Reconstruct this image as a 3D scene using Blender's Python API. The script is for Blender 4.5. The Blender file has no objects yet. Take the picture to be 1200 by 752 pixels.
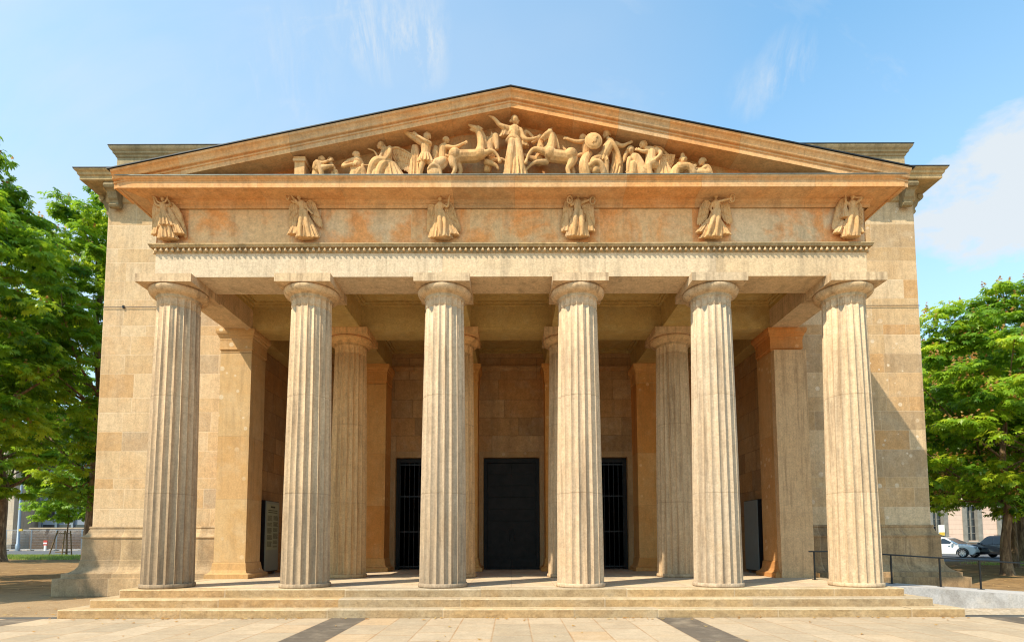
import bpy, bmesh, math, random
import numpy as np
from mathutils import Vector, Matrix
R = random.Random(7)
NR = np.random.default_rng(11)
PI = math.pi
SC = bpy.context.scene
COL = SC.collection

# ------------------------------------------------------------------ helpers
def tag(o, label=None, cat=None, group=None, kind=None):
    if label: o['label'] = label
    if cat: o['category'] = cat
    if group: o['group'] = group
    if kind: o['kind'] = kind
    return o

WORLD = {}
def link(o, parent=None, loc=(0, 0, 0)):
    COL.objects.link(o)
    w = Vector(loc)
    if parent is not None:
        o.parent = parent
        o.location = w - WORLD[parent.name]
    else:
        o.location = w
    WORLD[o.name] = w
    return o

def empty(name, loc=(0, 0, 0)):
    o = bpy.data.objects.new(name, None)
    o.empty_display_size = 0.3
    return link(o, None, loc)

FREE = (9., 9., 9., 9.)
class MB:
    """collects faces with a per-face tint and per-corner distances to the block edges"""
    def __init__(s):
        s.v = []; s.f = []; s.t = []; s.b = []; s.m = []; s.sm = []
    def face(s, pts, tint=.5, blk=None, mat=0, smooth=False):
        i = len(s.v); s.v.extend([tuple(p) for p in pts])
        s.f.append(tuple(range(i, i + len(pts)))); s.t.append(tint)
        s.b.extend(blk if blk else [FREE] * len(pts)); s.m.append(mat); s.sm.append(smooth)
    def idx(s, pts):
        i = len(s.v); s.v.extend([tuple(p) for p in pts]); return i
    def raw(s, ids, tint=.5, mat=0, smooth=True, blk=None):
        s.f.append(tuple(ids)); s.t.append(tint); s.m.append(mat); s.sm.append(smooth)
        s.b.extend(blk if blk else [FREE] * len(ids))
    def quadblk(s, o, U, V, W, H, tint, mat=0, top=True):
        o, U, V = Vector(o), Vector(U), Vector(V)
        s.face([o, o + U * W, o + U * W + V * H, o + V * H], tint,
               [(0, W, 0, H), (W, 0, 0, H), (W, 0, H, 0), (0, W, H, 0)], mat)
    def ashlar(s, o, U, V, W, H, courses, bw, tintf=None, mat=0, rnd=None):
        """irregular stone courses on a plane"""
        r = rnd or R
        o, U, V = Vector(o), Vector(U).normalized(), Vector(V).normalized()
        z = 0; k = 0; n = len(courses)
        while z < H - 1e-4:
            h = courses[k % n]; k += 1
            if H - z - h < .12: h = H - z
            h = min(h, H - z); x = 0
            first = r.uniform(.35, 1)
            while x < W - 1e-4:
                w = r.uniform(*bw) * first; first = 1
                if W - x - w < .25: w = W - x
                w = min(w, W - x)
                t = tintf(r) if tintf else r.random()
                s.quadblk(o + U * x + V * z, U, V, w, h, t, mat)
                x += w
            z += h
    def box(s, x0, x1, y0, y1, z0, z1, tint=.5, mat=0, skip=''):
        P = lambda a, b, c: ((x0, x1)[a], (y0, y1)[b], (z0, z1)[c])
        F = {'f': [(0,0,0),(1,0,0),(1,0,1),(0,0,1)], 'k': [(1,1,0),(0,1,0),(0,1,1),(1,1,1)],
             'l': [(0,1,0),(0,0,0),(0,0,1),(0,1,1)], 'r': [(1,0,0),(1,1,0),(1,1,1),(1,0,1)],
             't': [(0,0,1),(1,0,1),(1,1,1),(0,1,1)], 'b': [(0,1,0),(1,1,0),(1,0,0),(0,0,0)]}
        for k, q in F.items():
            if k in skip: continue
            s.face([P(*c) for c in q], tint, None, mat)
    def row(s, x0, x1, y0, y1, z0, z1, bl, tintf=None, mat=0, axis='x', cuts=None, hj=False):
        """a long stone course along x (or y), split into blocks with joints"""
        a0, a1 = (x0, x1) if axis == 'x' else (y0, y1)
        if cuts is None:
            cuts = [a0]; 
            while cuts[-1] < a1 - 1e-4:
                w = R.uniform(*bl)
                if a1 - cuts[-1] - w < bl[0] * .4: w = a1 - cuts[-1]
                cuts.append(min(a1, cuts[-1] + w))
        for i in range(len(cuts) - 1):
            c0, c1 = cuts[i], cuts[i + 1]; t = tintf(R) if tintf else R.random()
            W = c1 - c0
            if axis == 'x': bx = (c0, c1, y0, y1, z0, z1)
            else: bx = (x0, x1, c0, c1, z0, z1)
            n0 = len(s.f)
            sk = ''
            if i > 0: sk += 'l' if axis == 'x' else 'f'
            if i < len(cuts) - 2: sk += 'r' if axis == 'x' else 'k'
            li = len(s.b); vi = len(s.v)
            s.box(*bx, tint=t, mat=mat, skip=sk)
            ai = 0 if axis == 'x' else 1
            for q in range(vi, len(s.v)):
                p = s.v[q][ai]; s.b[li + q - vi] = (p - c0, c1 - p, 9., 9.)
    def sweep(s, path, prof, closed=False, bl=None, mat=0, tintf=None, smooth=False, caps=True):
        """profile [(offset, z)] top to bottom swept along a path, outward = right of travel"""
        n = len(path); segs = n if closed else n - 1
        P = [Vector((p[0], p[1], 0)) for p in path]
        N = []
        for i in range(segs):
            d = (P[(i + 1) % n] - P[i]).normalized(); N.append(Vector((d.y, -d.x, 0)))
        def mit(i):
            if closed: a, b = N[(i - 1) % segs], N[i % segs]
            else: a, b = N[max(i - 1, 0)], N[min(i, segs - 1)]
            return (a + b) / (1 + a.dot(b))
        for i in range(segs):
            A, B = P[i], P[(i + 1) % n]; L = (B - A).length
            ts = [0.]
            while bl and ts[-1] < L - bl[1]: ts.append(ts[-1] + R.uniform(*bl))
            ts.append(L)
            if len(ts) > 2 and ts[-1] - ts[-2] < .3: ts.pop(-2)
            mA, mB = mit(i), mit((i + 1) % n if closed else i + 1)
            d = (B - A) / L
            def pt(k, off, z):
                if k == 0: q = A + mA * off
                elif k == len(ts) - 1: q = B + mB * off
                else: q = A + d * ts[k] + N[i] * off
                return Vector((q.x, q.y, z))
            for k in range(len(ts) - 1):
                t = tintf(R) if tintf else R.random(); W = ts[k + 1] - ts[k]
                e0 = 0 if bl else 9; 
                for j in range(len(prof) - 1):
                    (o0, z0), (o1, z1) = prof[j], prof[j + 1]
                    s.face([pt(k, o0, z0), pt(k, o1, z1), pt(k + 1, o1, z1), pt(k + 1, o0, z0)], t,
                           [(0, W, 9, 9), (0, W, 9, 9), (W, 0, 9, 9), (W, 0, 9, 9)] if bl else None, mat, smooth)
        if not closed and caps:
            for (q, m, fl) in ((P[0], mit(0), False), (P[-1], mit(n - 1), True)):
                pts = [Vector((q.x + m.x * o, q.y + m.y * o, z)) for o, z in prof]
                pts += [Vector((q.x, q.y, prof[-1][1])), Vector((q.x, q.y, prof[0][1]))]
                out = []
                for p in pts:
                    if not out or (p - out[-1]).length > 1e-5: out.append(p)
                if (out[0] - out[-1]).length < 1e-5: out.pop()
                s.face(out if fl else out[::-1], .5, None, mat)
    def lathe(s, prof, n=40, c=(0, 0, 0), tint=.5, mat=0, smooth=True, cap=True):
        st = []
        for r, z in prof:
            st.append(s.idx([(c[0] + r * math.cos(2*PI*i/n), c[1] + r * math.sin(2*PI*i/n), c[2] + z) for i in range(n)]))
        for a, b in zip(st, st[1:]):
            for i in range(n):
                j = (i + 1) % n
                s.raw((a + i, a + j, b + j, b + i), tint, mat, smooth)
        if cap:
            s.raw([st[0] + i for i in reversed(range(n))], tint, mat, False)
            s.raw([st[-1] + i for i in range(n)], tint, mat, False)
    def tube(s, pts, n=10, flat=1.0, mat=0, tint=.5, spline=True, caps=True):
        """closed tapered tube through (x, y, z, r); flat squeezes it in y"""
        pts = [tuple(map(float, p)) for p in pts]
        if spline and len(pts) > 2:
            q = []
            for i in range(len(pts) - 1):
                p0 = np.array(pts[max(i - 1, 0)]); p1 = np.array(pts[i]); p2 = np.array(pts[i + 1]); p3 = np.array(pts[min(i + 2, len(pts) - 1)])
                for t in (0, .25, .5, .75):
                    q.append(.5 * (2*p1 + (p2 - p0)*t + (2*p0 - 5*p1 + 4*p2 - p3)*t*t + (3*p1 - p0 - 3*p2 + p3)*t**3))
            q.append(np.array(pts[-1])); pts = q
        else: pts = [np.array(p) for p in pts]
        C = [Vector(p[:3]) for p in pts]; rad = [max(.002, p[3]) for p in pts]
        d0 = (C[1] - C[0]).normalized(); d1 = (C[-1] - C[-2]).normalized()
        rings = []
        if caps:
            for a in (80, 50, 25):
                rings.append((C[0] - d0 * rad[0] * math.sin(math.radians(a)), rad[0] * math.cos(math.radians(a)), d0))
        for i in range(len(C)):
            d = (C[min(i + 1, len(C) - 1)] - C[max(i - 1, 0)]).normalized()
            rings.append((C[i], rad[i], d))
        if caps:
            for a in (25, 50, 80):
                rings.append((C[-1] + d1 * rad[-1] * math.sin(math.radians(a)), rad[-1] * math.cos(math.radians(a)), d1))
        up = Vector((0, 1, 0)) if abs(d0.y) < .9 else Vector((1, 0, 0))
        st = []
        for c, r, d in rings:
            u = up - d * up.dot(d)
            if u.length < 1e-3: u = Vector((1, 0, 0)) - d * d.x
            u.normalize(); w = d.cross(u); up = u
            ring = []
            for k in range(n):
                a = 2 * PI * k / n
                o = (u * math.cos(a) + w * math.sin(a)) * r
                o.y *= flat
                ring.append(c + o)
            st.append(s.idx(ring))
        for a, b in zip(st, st[1:]):
            for i in range(n):
                j = (i + 1) % n
                s.raw((a + i, a + j, b + j, b + i), tint, mat)
        s.raw([st[0] + i for i in reversed(range(n))], tint, mat)
        s.raw([st[-1] + i for i in range(n)], tint, mat)
    def ell(s, c, r, rot=0., n=14, m=9, mat=0, tint=.5, rotz=0.):
        """ellipsoid; rot turns it in the x-z plane"""
        ca, sa = math.cos(rot), math.sin(rot); cz, sz = math.cos(rotz), math.sin(rotz)
        st = []
        for i in range(1, m):
            th = PI * i / m; ring = []
            for k in range(n):
                a = 2 * PI * k / n
                x, y, z = r[0]*math.sin(th)*math.cos(a), r[1]*math.sin(th)*math.sin(a), -r[2]*math.cos(th)
                x, z = x*ca - z*sa, x*sa + z*ca
                x, y = x*cz - y*sz, x*sz + y*cz
                ring.append((c[0] + x, c[1] + y, c[2] + z))
            st.append(s.idx(ring))
        for a, b in zip(st, st[1:]):
            for i in range(n):
                j = (i + 1) % n
                s.raw((a + i, a + j, b + j, b + i), tint, mat)
        s.raw([st[0] + i for i in reversed(range(n))], tint, mat)
        s.raw([st[-1] + i for i in range(n)], tint, mat)
    def mesh(s, name, mats):
        me = bpy.data.meshes.new(name)
        me.from_pydata(s.v, [], s.f)
        a = me.attributes.new('tint', 'FLOAT', 'FACE'); a.data.foreach_set('value', s.t)
        b = me.attributes.new('blk', 'FLOAT_COLOR', 'CORNER'); b.data.foreach_set('color', np.array(s.b, dtype=np.float32).ravel())
        for m in (mats if isinstance(mats, (list, tuple)) else [mats]): me.materials.append(m)
        me.polygons.foreach_set('material_index', s.m)
        me.polygons.foreach_set('use_smooth', s.sm)
        me.update()
        return me
    def build(s, name, mats, parent=None, loc=(0, 0, 0), color=None):
        """loc is where the mesh's own origin sits in the world"""
        o = bpy.data.objects.new(name, s.mesh(name, mats))
        if color: o.color = (*color, 1) if len(color) == 3 else color
        return link(o, parent, loc)

def remesh(mb, voxel, smooth=2, shrink=0.):
    """fuse overlapping shapes into one continuous skin"""
    me = mb.mesh('tmp', [])
    ob = bpy.data.objects.new('tmp', me); COL.objects.link(ob)
    m = ob.modifiers.new('r', 'REMESH'); m.mode = 'VOXEL'; m.voxel_size = voxel; m.use_smooth_shade = True
    if smooth:
        k = ob.modifiers.new('s', 'SMOOTH'); k.factor = .4; k.iterations = smooth
    dg = bpy.context.evaluated_depsgraph_get(); dg.update()
    out = bpy.data.meshes.new_from_object(ob.evaluated_get(dg))
    bpy.data.objects.remove(ob); bpy.data.meshes.remove(me)
    return out
# ------------------------------------------------------------------ materials
class NT:
    def __init__(s, name):
        s.mat = bpy.data.materials.new(name); s.mat.use_nodes = True
        s.t = s.mat.node_tree; s.t.nodes.clear()
        s.out = s.n('ShaderNodeOutputMaterial'); s.b = s.n('ShaderNodeBsdfPrincipled')
        s.l(s.b.outputs[0], s.out.inputs[0])
    def n(s, ty, **kw):
        x = s.t.nodes.new(ty)
        for k, v in kw.items(): setattr(x, k, v)
        return x
    def l(s, a, b): s.t.links.new(a, b)
    def math(s, op, a, b=None, c=None, clamp=False):
        x = s.n('ShaderNodeMath', operation=op); x.use_clamp = clamp
        for i, q in enumerate((a, b, c)):
            if q is None: continue
            if hasattr(q, 'is_output') or hasattr(q, 'links'): s.l(q, x.inputs[i])
            else: x.inputs[i].default_value = q
        return x.outputs[0]
    def mix(s, f, a, b, mode='MIX'):
        x = s.n('ShaderNodeMix', data_type='RGBA', blend_type=mode)
        for q, i in ((f, 0), (a, 6), (b, 7)):
            if hasattr(q, 'links'): s.l(q, x.inputs[i])
            else: x.inputs[i].default_value = q if i == 0 else (*q, 1)
        return x.outputs[2]
    def ramp(s, f, stops, interp='LINEAR'):
        x = s.n('ShaderNodeValToRGB'); r = x.color_ramp; r.interpolation = interp
        while len(r.elements) < len(stops): r.elements.new(.5)
        for e, (p, c) in zip(r.elements, stops):
            e.position = p; e.color = (c, c, c, 1) if not hasattr(c, '__len__') else (*c, 1)
        s.l(f, x.inputs[0]); return x.outputs[0]
    def pos(s, scale=(1, 1, 1), obj=False):
        g = s.n('ShaderNodeTexCoord').outputs['Object'] if obj else s.n('ShaderNodeNewGeometry').outputs['Position']
        m = s.n('ShaderNodeMapping'); m.inputs['Scale'].default_value = scale
        s.l(g, m.inputs[0]); return m.outputs[0]
    def noise(s, scale, detail=4, rough=.55, vec=None, dist=0.):
        x = s.n('ShaderNodeTexNoise'); x.inputs['Scale'].default_value = scale
        x.inputs['Detail'].default_value = detail; x.inputs['Roughness'].default_value = rough; x.inputs['Distortion'].default_value = dist
        s.l(vec or s.pos(), x.inputs['Vector']); return x.outputs[0]
    def bump(s, h, strength, dist=.02):
        x = s.n('ShaderNodeBump'); x.inputs['Strength'].default_value = strength; x.inputs['Distance'].default_value = dist
        s.l(h, x.inputs['Height']); s.l(x.outputs[0], s.b.inputs['Normal'])
    def set(s, **kw):
        for k, v in kw.items():
            i = s.b.inputs[k]
            if hasattr(v, 'links'): s.l(v, i)
            else: i.default_value = (*v, 1) if hasattr(v, '__len__') and len(v) == 3 else v

def stone(name, stops, stain=(.42, .24, .1), stain_amt=.35, dark=(.1, .08, .055), streak=.25, joint=(.5, .42, .3), jw=.008, jamt=.6,
          grain=.32, spots=0., bump=.25, rough=.9, grime=0., flow=(3.5, 3.5, .35), obj=False, low=False, sharp=False):
    warm = lambda c: (c[0]*.97, c[1]*.865, c[2]*.785)
    stops = [(p, warm(c)) for p, c in stops]; stain, dark, joint = warm(stain), warm(dark), warm(joint)
    t = NT(name)
    at = t.n('ShaderNodeAttribute', attribute_name='tint'); bk = t.n('ShaderNodeAttribute', attribute_name='blk')
    col = t.ramp(at.outputs['Fac'], stops)
    # cloudy mineral colouring, offset from block to block
    geo = t.pos(obj=obj)
    vv = t.n('ShaderNodeVectorMath', operation='MULTIPLY_ADD'); t.l(at.outputs['Fac'], vv.inputs[0]); vv.inputs[1].default_value = (37, 11, 23); t.l(geo, vv.inputs[2])
    n1 = t.noise(.9, 5, .6, vv.outputs[0], .6)
    col = t.mix(t.math('MULTIPLY', t.ramp(n1, [(.46, 0), (.72 if not sharp else .58, 1)]), stain_amt), col, stain)
    n1b = t.noise(2.2, 4, .6, vv.outputs[0])
    col = t.mix(t.math('MULTIPLY', t.ramp(n1b, [(.5, 0), (.78, 1)]), .3), col, warm((.62, .55, .42)))
    # run-off streaks and dirt
    st = t.noise(1., 6, .68, t.pos(flow, obj), .3)
    col = t.mix(t.math('MULTIPLY', t.ramp(st, [(.50, 0), (.66, 1)]), streak), col, dark)
    st2 = t.noise(1., 5, .7, t.pos(tuple(3.1 * q for q in flow), obj), .2)
    col = t.mix(t.math('MULTIPLY', t.ramp(st2, [(.52, 0), (.68, 1)]), streak * .6), col, dark)
    if grime:
        ng = t.noise(.55, 6, .7)
        col = t.mix(t.math('MULTIPLY', t.ramp(ng, [(.42, 0), (.62, 1)]), grime), col, dark)
    if spots:
        vo = t.n('ShaderNodeTexVoronoi'); vo.inputs['Scale'].default_value = 4.2; vo.inputs['Randomness'].default_value = 1
        t.l(t.pos(), vo.inputs['Vector'])
        sepc = t.n('ShaderNodeSeparateColor'); t.l(vo.outputs['Color'], sepc.inputs[0])
        rad = t.math('MULTIPLY', sepc.outputs[0], .3)
        m = t.math('MULTIPLY', t.math('LESS_THAN', vo.outputs['Distance'], rad), t.ramp(t.noise(.6, 2), [(.47, 0), (.56, 1)]))
        col = t.mix(t.math('MULTIPLY', m, spots), col, warm((.68, .6, .46)))
    # grain and pits
    g1 = t.noise(24, 6, .7); g2 = t.noise(7, 5, .7)
    gm = t.math('ADD', t.math('MULTIPLY', t.math('SUBTRACT', g1, .5), grain * 3.2), t.math('MULTIPLY', t.math('SUBTRACT', g2, .5), grain * 1.9))
    gm = t.math('ADD', gm, 1.0)
    cb = t.n('ShaderNodeCombineColor')
    for i in range(3): t.l(gm, cb.inputs[i])
    col = t.mix(1., col, cb.outputs[0], 'MULTIPLY')
    # joints
    sp = t.n('ShaderNodeSeparateColor'); t.l(bk.outputs['Color'], sp.inputs[0])
    mn = t.math('MINIMUM', t.math('MINIMUM', sp.outputs[0], sp.outputs[1]), t.math('MINIMUM', sp.outputs[2], bk.outputs['Alpha']))
    wob = t.math('MULTIPLY', t.math('SUBTRACT', g2, .5), jw * .8)
    jm = t.math('SUBTRACT', 1., t.math('DIVIDE', t.math('ADD', mn, wob), jw), clamp=True)
    jm2 = t.math('MULTIPLY', t.math('MULTIPLY', jm, jamt), t.ramp(t.noise(1.3, 2), [(.3, .35), (.65, 1)]))
    col = t.mix(jm2, col, joint)
    oi = t.n('ShaderNodeObjectInfo')
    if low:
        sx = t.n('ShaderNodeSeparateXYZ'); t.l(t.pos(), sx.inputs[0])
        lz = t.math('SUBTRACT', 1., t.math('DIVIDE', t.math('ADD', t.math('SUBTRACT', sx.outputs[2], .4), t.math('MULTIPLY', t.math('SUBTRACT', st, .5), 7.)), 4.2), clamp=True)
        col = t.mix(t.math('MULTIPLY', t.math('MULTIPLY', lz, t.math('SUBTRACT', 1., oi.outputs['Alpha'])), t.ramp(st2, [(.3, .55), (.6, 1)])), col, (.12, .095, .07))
    col = t.mix(1., col, oi.outputs['Color'], 'MULTIPLY')
    t.l(col, t.b.inputs['Base Color'])
    t.b.inputs['Roughness'].default_value = rough
    t.b.inputs['Specular IOR Level'].default_value = .25
    hh = t.math('ADD', t.math('MULTIPLY', g1, .5), t.math('MULTIPLY', g2, .8))
    hh = t.math('SUBTRACT', hh, t.math('MULTIPLY', jm, 1.2))
    t.bump(hh, bump, .012)
    return t.mat

def plain(name, col, rough=.6, metal=0., var=.15, scale=6, bump=0., spec=.5, coat=0.):
    t = NT(name)
    n = t.noise(scale, 5, .6)
    c = t.mix(t.ramp(n, [(.3, 0), (.7, 1)]), tuple(x * (1 - var) for x in col), tuple(min(1, x * (1 + var)) for x in col))
    t.l(c, t.b.inputs['Base Color'])
    t.set(Roughness=rough, Metallic=metal)
    t.b.inputs['Specular IOR Level'].default_value = spec
    if coat: t.b.inputs['Coat Weight'].default_value = coat
    if bump: t.bump(n, bump, .01)
    return t.mat

CREAM = (.58, .43, .245); TAN = (.54, .365, .185); ORNG = (.52, .30, .12); GREY = (.46, .37, .25); PALE = (.64, .51, .33); BROWN = (.36, .24, .12)
M = {}
M['wall'] = stone('sandstone ashlar', [(0, GREY), (.12, CREAM), (.35, PALE), (.55, CREAM), (.8, TAN), (1, ORNG)], stain=(.52, .31, .13), stain_amt=.4, streak=.22, joint=(.80, .69, .5), jw=.016, jamt=.55)
M['wall_spots'] = stone('sandstone ashlar with repairs', [(0, (.42, .32, .20)), (.2, (.47, .34, .19)), (.4, CREAM), (.62, PALE), (.8, TAN), (1, (.52, .31, .13))], stain=(.44, .27, .11), stain_amt=.4, streak=.25, joint=(.78, .66, .48), jw=.013, jamt=.45, spots=.75)
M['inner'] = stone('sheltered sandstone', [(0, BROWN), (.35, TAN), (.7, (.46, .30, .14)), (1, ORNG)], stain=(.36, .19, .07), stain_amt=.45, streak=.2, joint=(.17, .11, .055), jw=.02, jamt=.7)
M['pier'] = stone('pier sandstone', [(0, TAN), (.5, CREAM), (1, ORNG)], stain=(.5, .29, .1), stain_amt=.55, streak=.2, spots=.6, joint=(.36, .25, .13), jw=.012, jamt=.6, grain=.2)
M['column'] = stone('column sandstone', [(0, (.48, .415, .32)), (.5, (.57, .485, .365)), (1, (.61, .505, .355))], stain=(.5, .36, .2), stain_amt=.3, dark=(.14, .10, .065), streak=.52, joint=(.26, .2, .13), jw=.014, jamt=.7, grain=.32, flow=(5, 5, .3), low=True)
M['arch'] = stone('architrave sandstone', [(0, (.62, .53, .39)), (.6, (.67, .55, .38)), (1, (.64, .51, .33))], stain=(.5, .38, .22), stain_amt=.3, dark=(.2, .17, .12), streak=.35, joint=(.42, .33, .21), jw=.014, jamt=.6, grain=.34)
M['frieze'] = stone('frieze sandstone', [(0, (.56, .46, .31)), (.5, CREAM), (1, (.56, .38, .2))], stain=(.60, .27, .08), stain_amt=.8, streak=.2, sharp=True, joint=(.6, .48, .31), jw=.012, jamt=.5)
M['cornice'] = stone('cornice sandstone', [(0, (.42, .34, .22)), (.3, CREAM), (.75, TAN), (1, (.56, .33, .14))], stain=(.55, .28, .1), stain_amt=.5, dark=(.16, .1, .05), streak=.24, joint=(.3, .2, .1), jw=.01, jamt=.6)
M['weather'] = stone('weathered sandstone', [(0, (.36, .31, .2)), (.6, (.48, .40, .25)), (1, (.52, .4, .22))], stain=(.34, .29, .13), stain_amt=.4, dark=(.12, .1, .06), streak=.45, joint=(.25, .2, .12), jw=.01, jamt=.5, grime=.3)
M['plinth'] = stone('plinth sandstone', [(0, (.34, .27, .18)), (.5, (.48, .38, .24)), (1, (.56, .45, .29))], stain=(.4, .27, .13), stain_amt=.4, dark=(.12, .1, .07), streak=.3, joint=(.55, .46, .33), jw=.014, jamt=.6, grime=.45)
M['plinth_dark'] = stone('soot stained plinth', [(0, (.24, .19, .13)), (.5, (.40, .32, .2)), (1, (.54, .44, .29))], stain=(.36, .25, .12), stain_amt=.5, dark=(.07, .06, .045), streak=.5, joint=(.5, .42, .31), jw=.016, jamt=.6, grime=.5, grain=.34)
M['ceiling'] = stone('soffit sandstone', [(0, TAN), (1, (.5, .33, .16))], stain=(.38, .21, .09), stain_amt=.4, streak=.1, joint=(.3, .2, .1), jw=.01, jamt=.5, flow=(1, 2, 1))
M['step'] = stone('step stone', [(0, (.40, .35, .26)), (.3, (.46, .39, .26)), (.8, (.50, .415, .27)), (1, (.50, .38, .21))], stain=(.5, .34, .16), stain_amt=.35, dark=(.2, .15, .09), streak=.3, joint=(.66, .56, .42), jw=.016, jamt=.6, grain=.3, flow=(2, 2, 2))
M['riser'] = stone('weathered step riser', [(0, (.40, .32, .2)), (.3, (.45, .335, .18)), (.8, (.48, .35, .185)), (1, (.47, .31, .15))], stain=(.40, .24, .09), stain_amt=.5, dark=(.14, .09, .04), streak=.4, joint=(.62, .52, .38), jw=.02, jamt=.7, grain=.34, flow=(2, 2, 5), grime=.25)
M['floor'] = stone('portico floor stone', [(0, (.50, .44, .34)), (.5, (.62, .52, .37)), (1, (.66, .54, .36))], stain=(.46, .34, .19), stain_amt=.3, streak=.2, joint=(.28, .22, .15), jw=.016, jamt=.5, flow=(1, 1, 1))
M['slab'] = stone('paving slab', [(0, (.36, .31, .225)), (.5, (.42, .355, .255)), (.85, (.48, .41, .30)), (1, (.46, .35, .22))], stain=(.52, .41, .26), stain_amt=.35, dark=(.3, .24, .17), streak=.35, joint=(.34, .20, .09), jw=.02, jamt=.9, grain=.2, flow=(1.2, 1.2, 1), bump=.2)
M['band'] = stone('dark paving slab', [(0, (.115, .10, .08)), (1, (.15, .13, .105))], stain=(.22, .18, .13), stain_amt=.4, dark=(.1, .09, .08), streak=.25, joint=(.34, .28, .2), jw=.012, jamt=.5, grain=.2, flow=(1.2, 1.2, 1))
M['cobble'] = stone('pale cobbles', [(0, (.40, .35, .27)), (.5, (.52, .46, .35)), (1, (.62, .55, .43))], stain=(.5, .36, .2), stain_amt=.3, streak=.2, joint=(.26, .2, .13), jw=.018, jamt=.9, flow=(1, 1, 1), bump=.6)
M['ramp'] = stone('pale granite', [(0, (.46, .475, .49)), (1, (.52, .535, .545))], stain=(.38, .37, .34), stain_amt=.5, streak=.35, joint=(.2, .18, .15), jw=.02, jamt=.8, grain=.3, flow=(1, 1, 1))
M['statue'] = stone('cast figure painted as stone', [(0, (.68, .42, .185)), (1, (.72, .46, .21))], stain=(.46, .26, .09), stain_amt=.6, dark=(.16, .09, .035), streak=.5, grain=.22, flow=(5, 5, 1.5), bump=.5)
M['relief'] = stone('frieze figure', [(0, (.62, .40, .185)), (1, (.68, .44, .21))], stain=(.44, .26, .09), stain_amt=.55, dark=(.15, .09, .035), streak=.5, grain=.22, flow=(6, 6, 2), bump=.5)
M['metal_dark'] = plain('dark roof metal', (.035, .035, .035), .5, .6, .3)
M['flashing'] = plain('weathered zinc flashing', (.17, .18, .15), .6, .3, .3)
M['bronze'] = plain('black bronze', (.013, .011, .009), .55, .2, .5, 4, .1, .3)
M['black'] = plain('black steel', (.012, .012, .013), .45, .2, .2)
M['rail'] = plain('dark handrail steel', (.022, .021, .02), .4, .5, .2)
M['void'] = plain('dark hall interior', (.02, .018, .015), .9)
M['panel'] = plain('grey green board', (.27, .29, .24), .45, 0, .06)
M['panel2'] = plain('grey board', (.20, .225, .22), .45, 0, .06)
M['ink'] = plain('dark lettering', (.03, .035, .025), .6)
M['paper'] = plain('pale green sheet', (.36, .38, .25), .6, 0, .05)
M['bark'] = None
def mk_ground():
    t = NT('gravel and dirt')
    a = t.noise(.35, 6, .65); b = t.noise(9, 6, .75); c = t.noise(60, 3, .7); d = t.noise(1.6, 5, .7)
    col = t.ramp(a, [(.3, (.25, .155, .075)), (.5, (.42, .28, .15)), (.7, (.50, .36, .215))])
    col = t.mix(t.math('MULTIPLY', t.ramp(d, [(.5, 0), (.7, 1)]), .5), col, (.20, .12, .06))
    col = t.mix(t.ramp(b, [(.35, 0), (.7, .55)]), col, (.56, .42, .26))
    col = t.mix(t.ramp(c, [(.4, 0), (.8, .7)]), col, (.1, .07, .04))
    # brown leaf mould under the trees, bare gravel near the plaza
    sy = t.n('ShaderNodeSeparateXYZ'); t.l(t.pos(), sy.inputs[0])
    far = t.math('ADD', sy.outputs[1], t.math('MULTIPLY', t.math('SUBTRACT', a, .5), 9))
    far = t.ramp(t.math('DIVIDE', t.math('SUBTRACT', far, 12.5), 5, clamp=True), [(0, 0), (1, 1)])
    soil = t.ramp(d, [(.35, (.10, .052, .02)), (.5, (.22, .12, .045)), (.68, (.38, .22, .09))])
    soil = t.mix(t.ramp(b, [(.45, 0), (.75, .6)]), soil, (.40, .24, .10))
    col = t.mix(t.math('MULTIPLY', far, .85), col, soil)
    t.l(col, t.b.inputs['Base Color']); t.set(Roughness=.95); t.b.inputs['Specular IOR Level'].default_value = .1
    t.bump(t.math('ADD', b, c), .6, .03)
    return t.mat
M['ground'] = mk_ground()
def mk_fine(name, c0, c1, sc=40):
    t = NT(name)
    a = t.noise(.8, 5, .6); c = t.noise(sc, 4, .75)
    col = t.mix(t.ramp(a, [(.35, 0), (.65, 1)]), c0, c1)
    col = t.mix(t.ramp(c, [(.35, .0), (.75, .5)]), col, tuple(x * .45 for x in c0))
    t.l(col, t.b.inputs['Base Color']); t.set(Roughness=.92); t.b.inputs['Specular IOR Level'].default_value = .2
    t.bump(c, .4, .01); return t.mat
M['asphalt'] = mk_fine('asphalt', (.11, .11, .115), (.16, .155, .15))
M['setts'] = mk_fine('dark mosaic setts', (.09, .085, .075), (.15, .14, .12), 25)
def mk_bark():
    t = NT('bark')
    v = t.noise(3., 6, .7, t.pos((3, 3, .6)), .5); f = t.noise(20, 4, .7)
    col = t.ramp(v, [(.3, (.05, .028, .014)), (.5, (.17, .10, .05)), (.66, (.36, .24, .13))])
    t.l(col, t.b.inputs['Base Color']); t.set(Roughness=.95); t.bump(t.math('ADD', v, t.math('MULTIPLY', f, .3)), .8, .05); return t.mat
M['bark'] = mk_bark()
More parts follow.
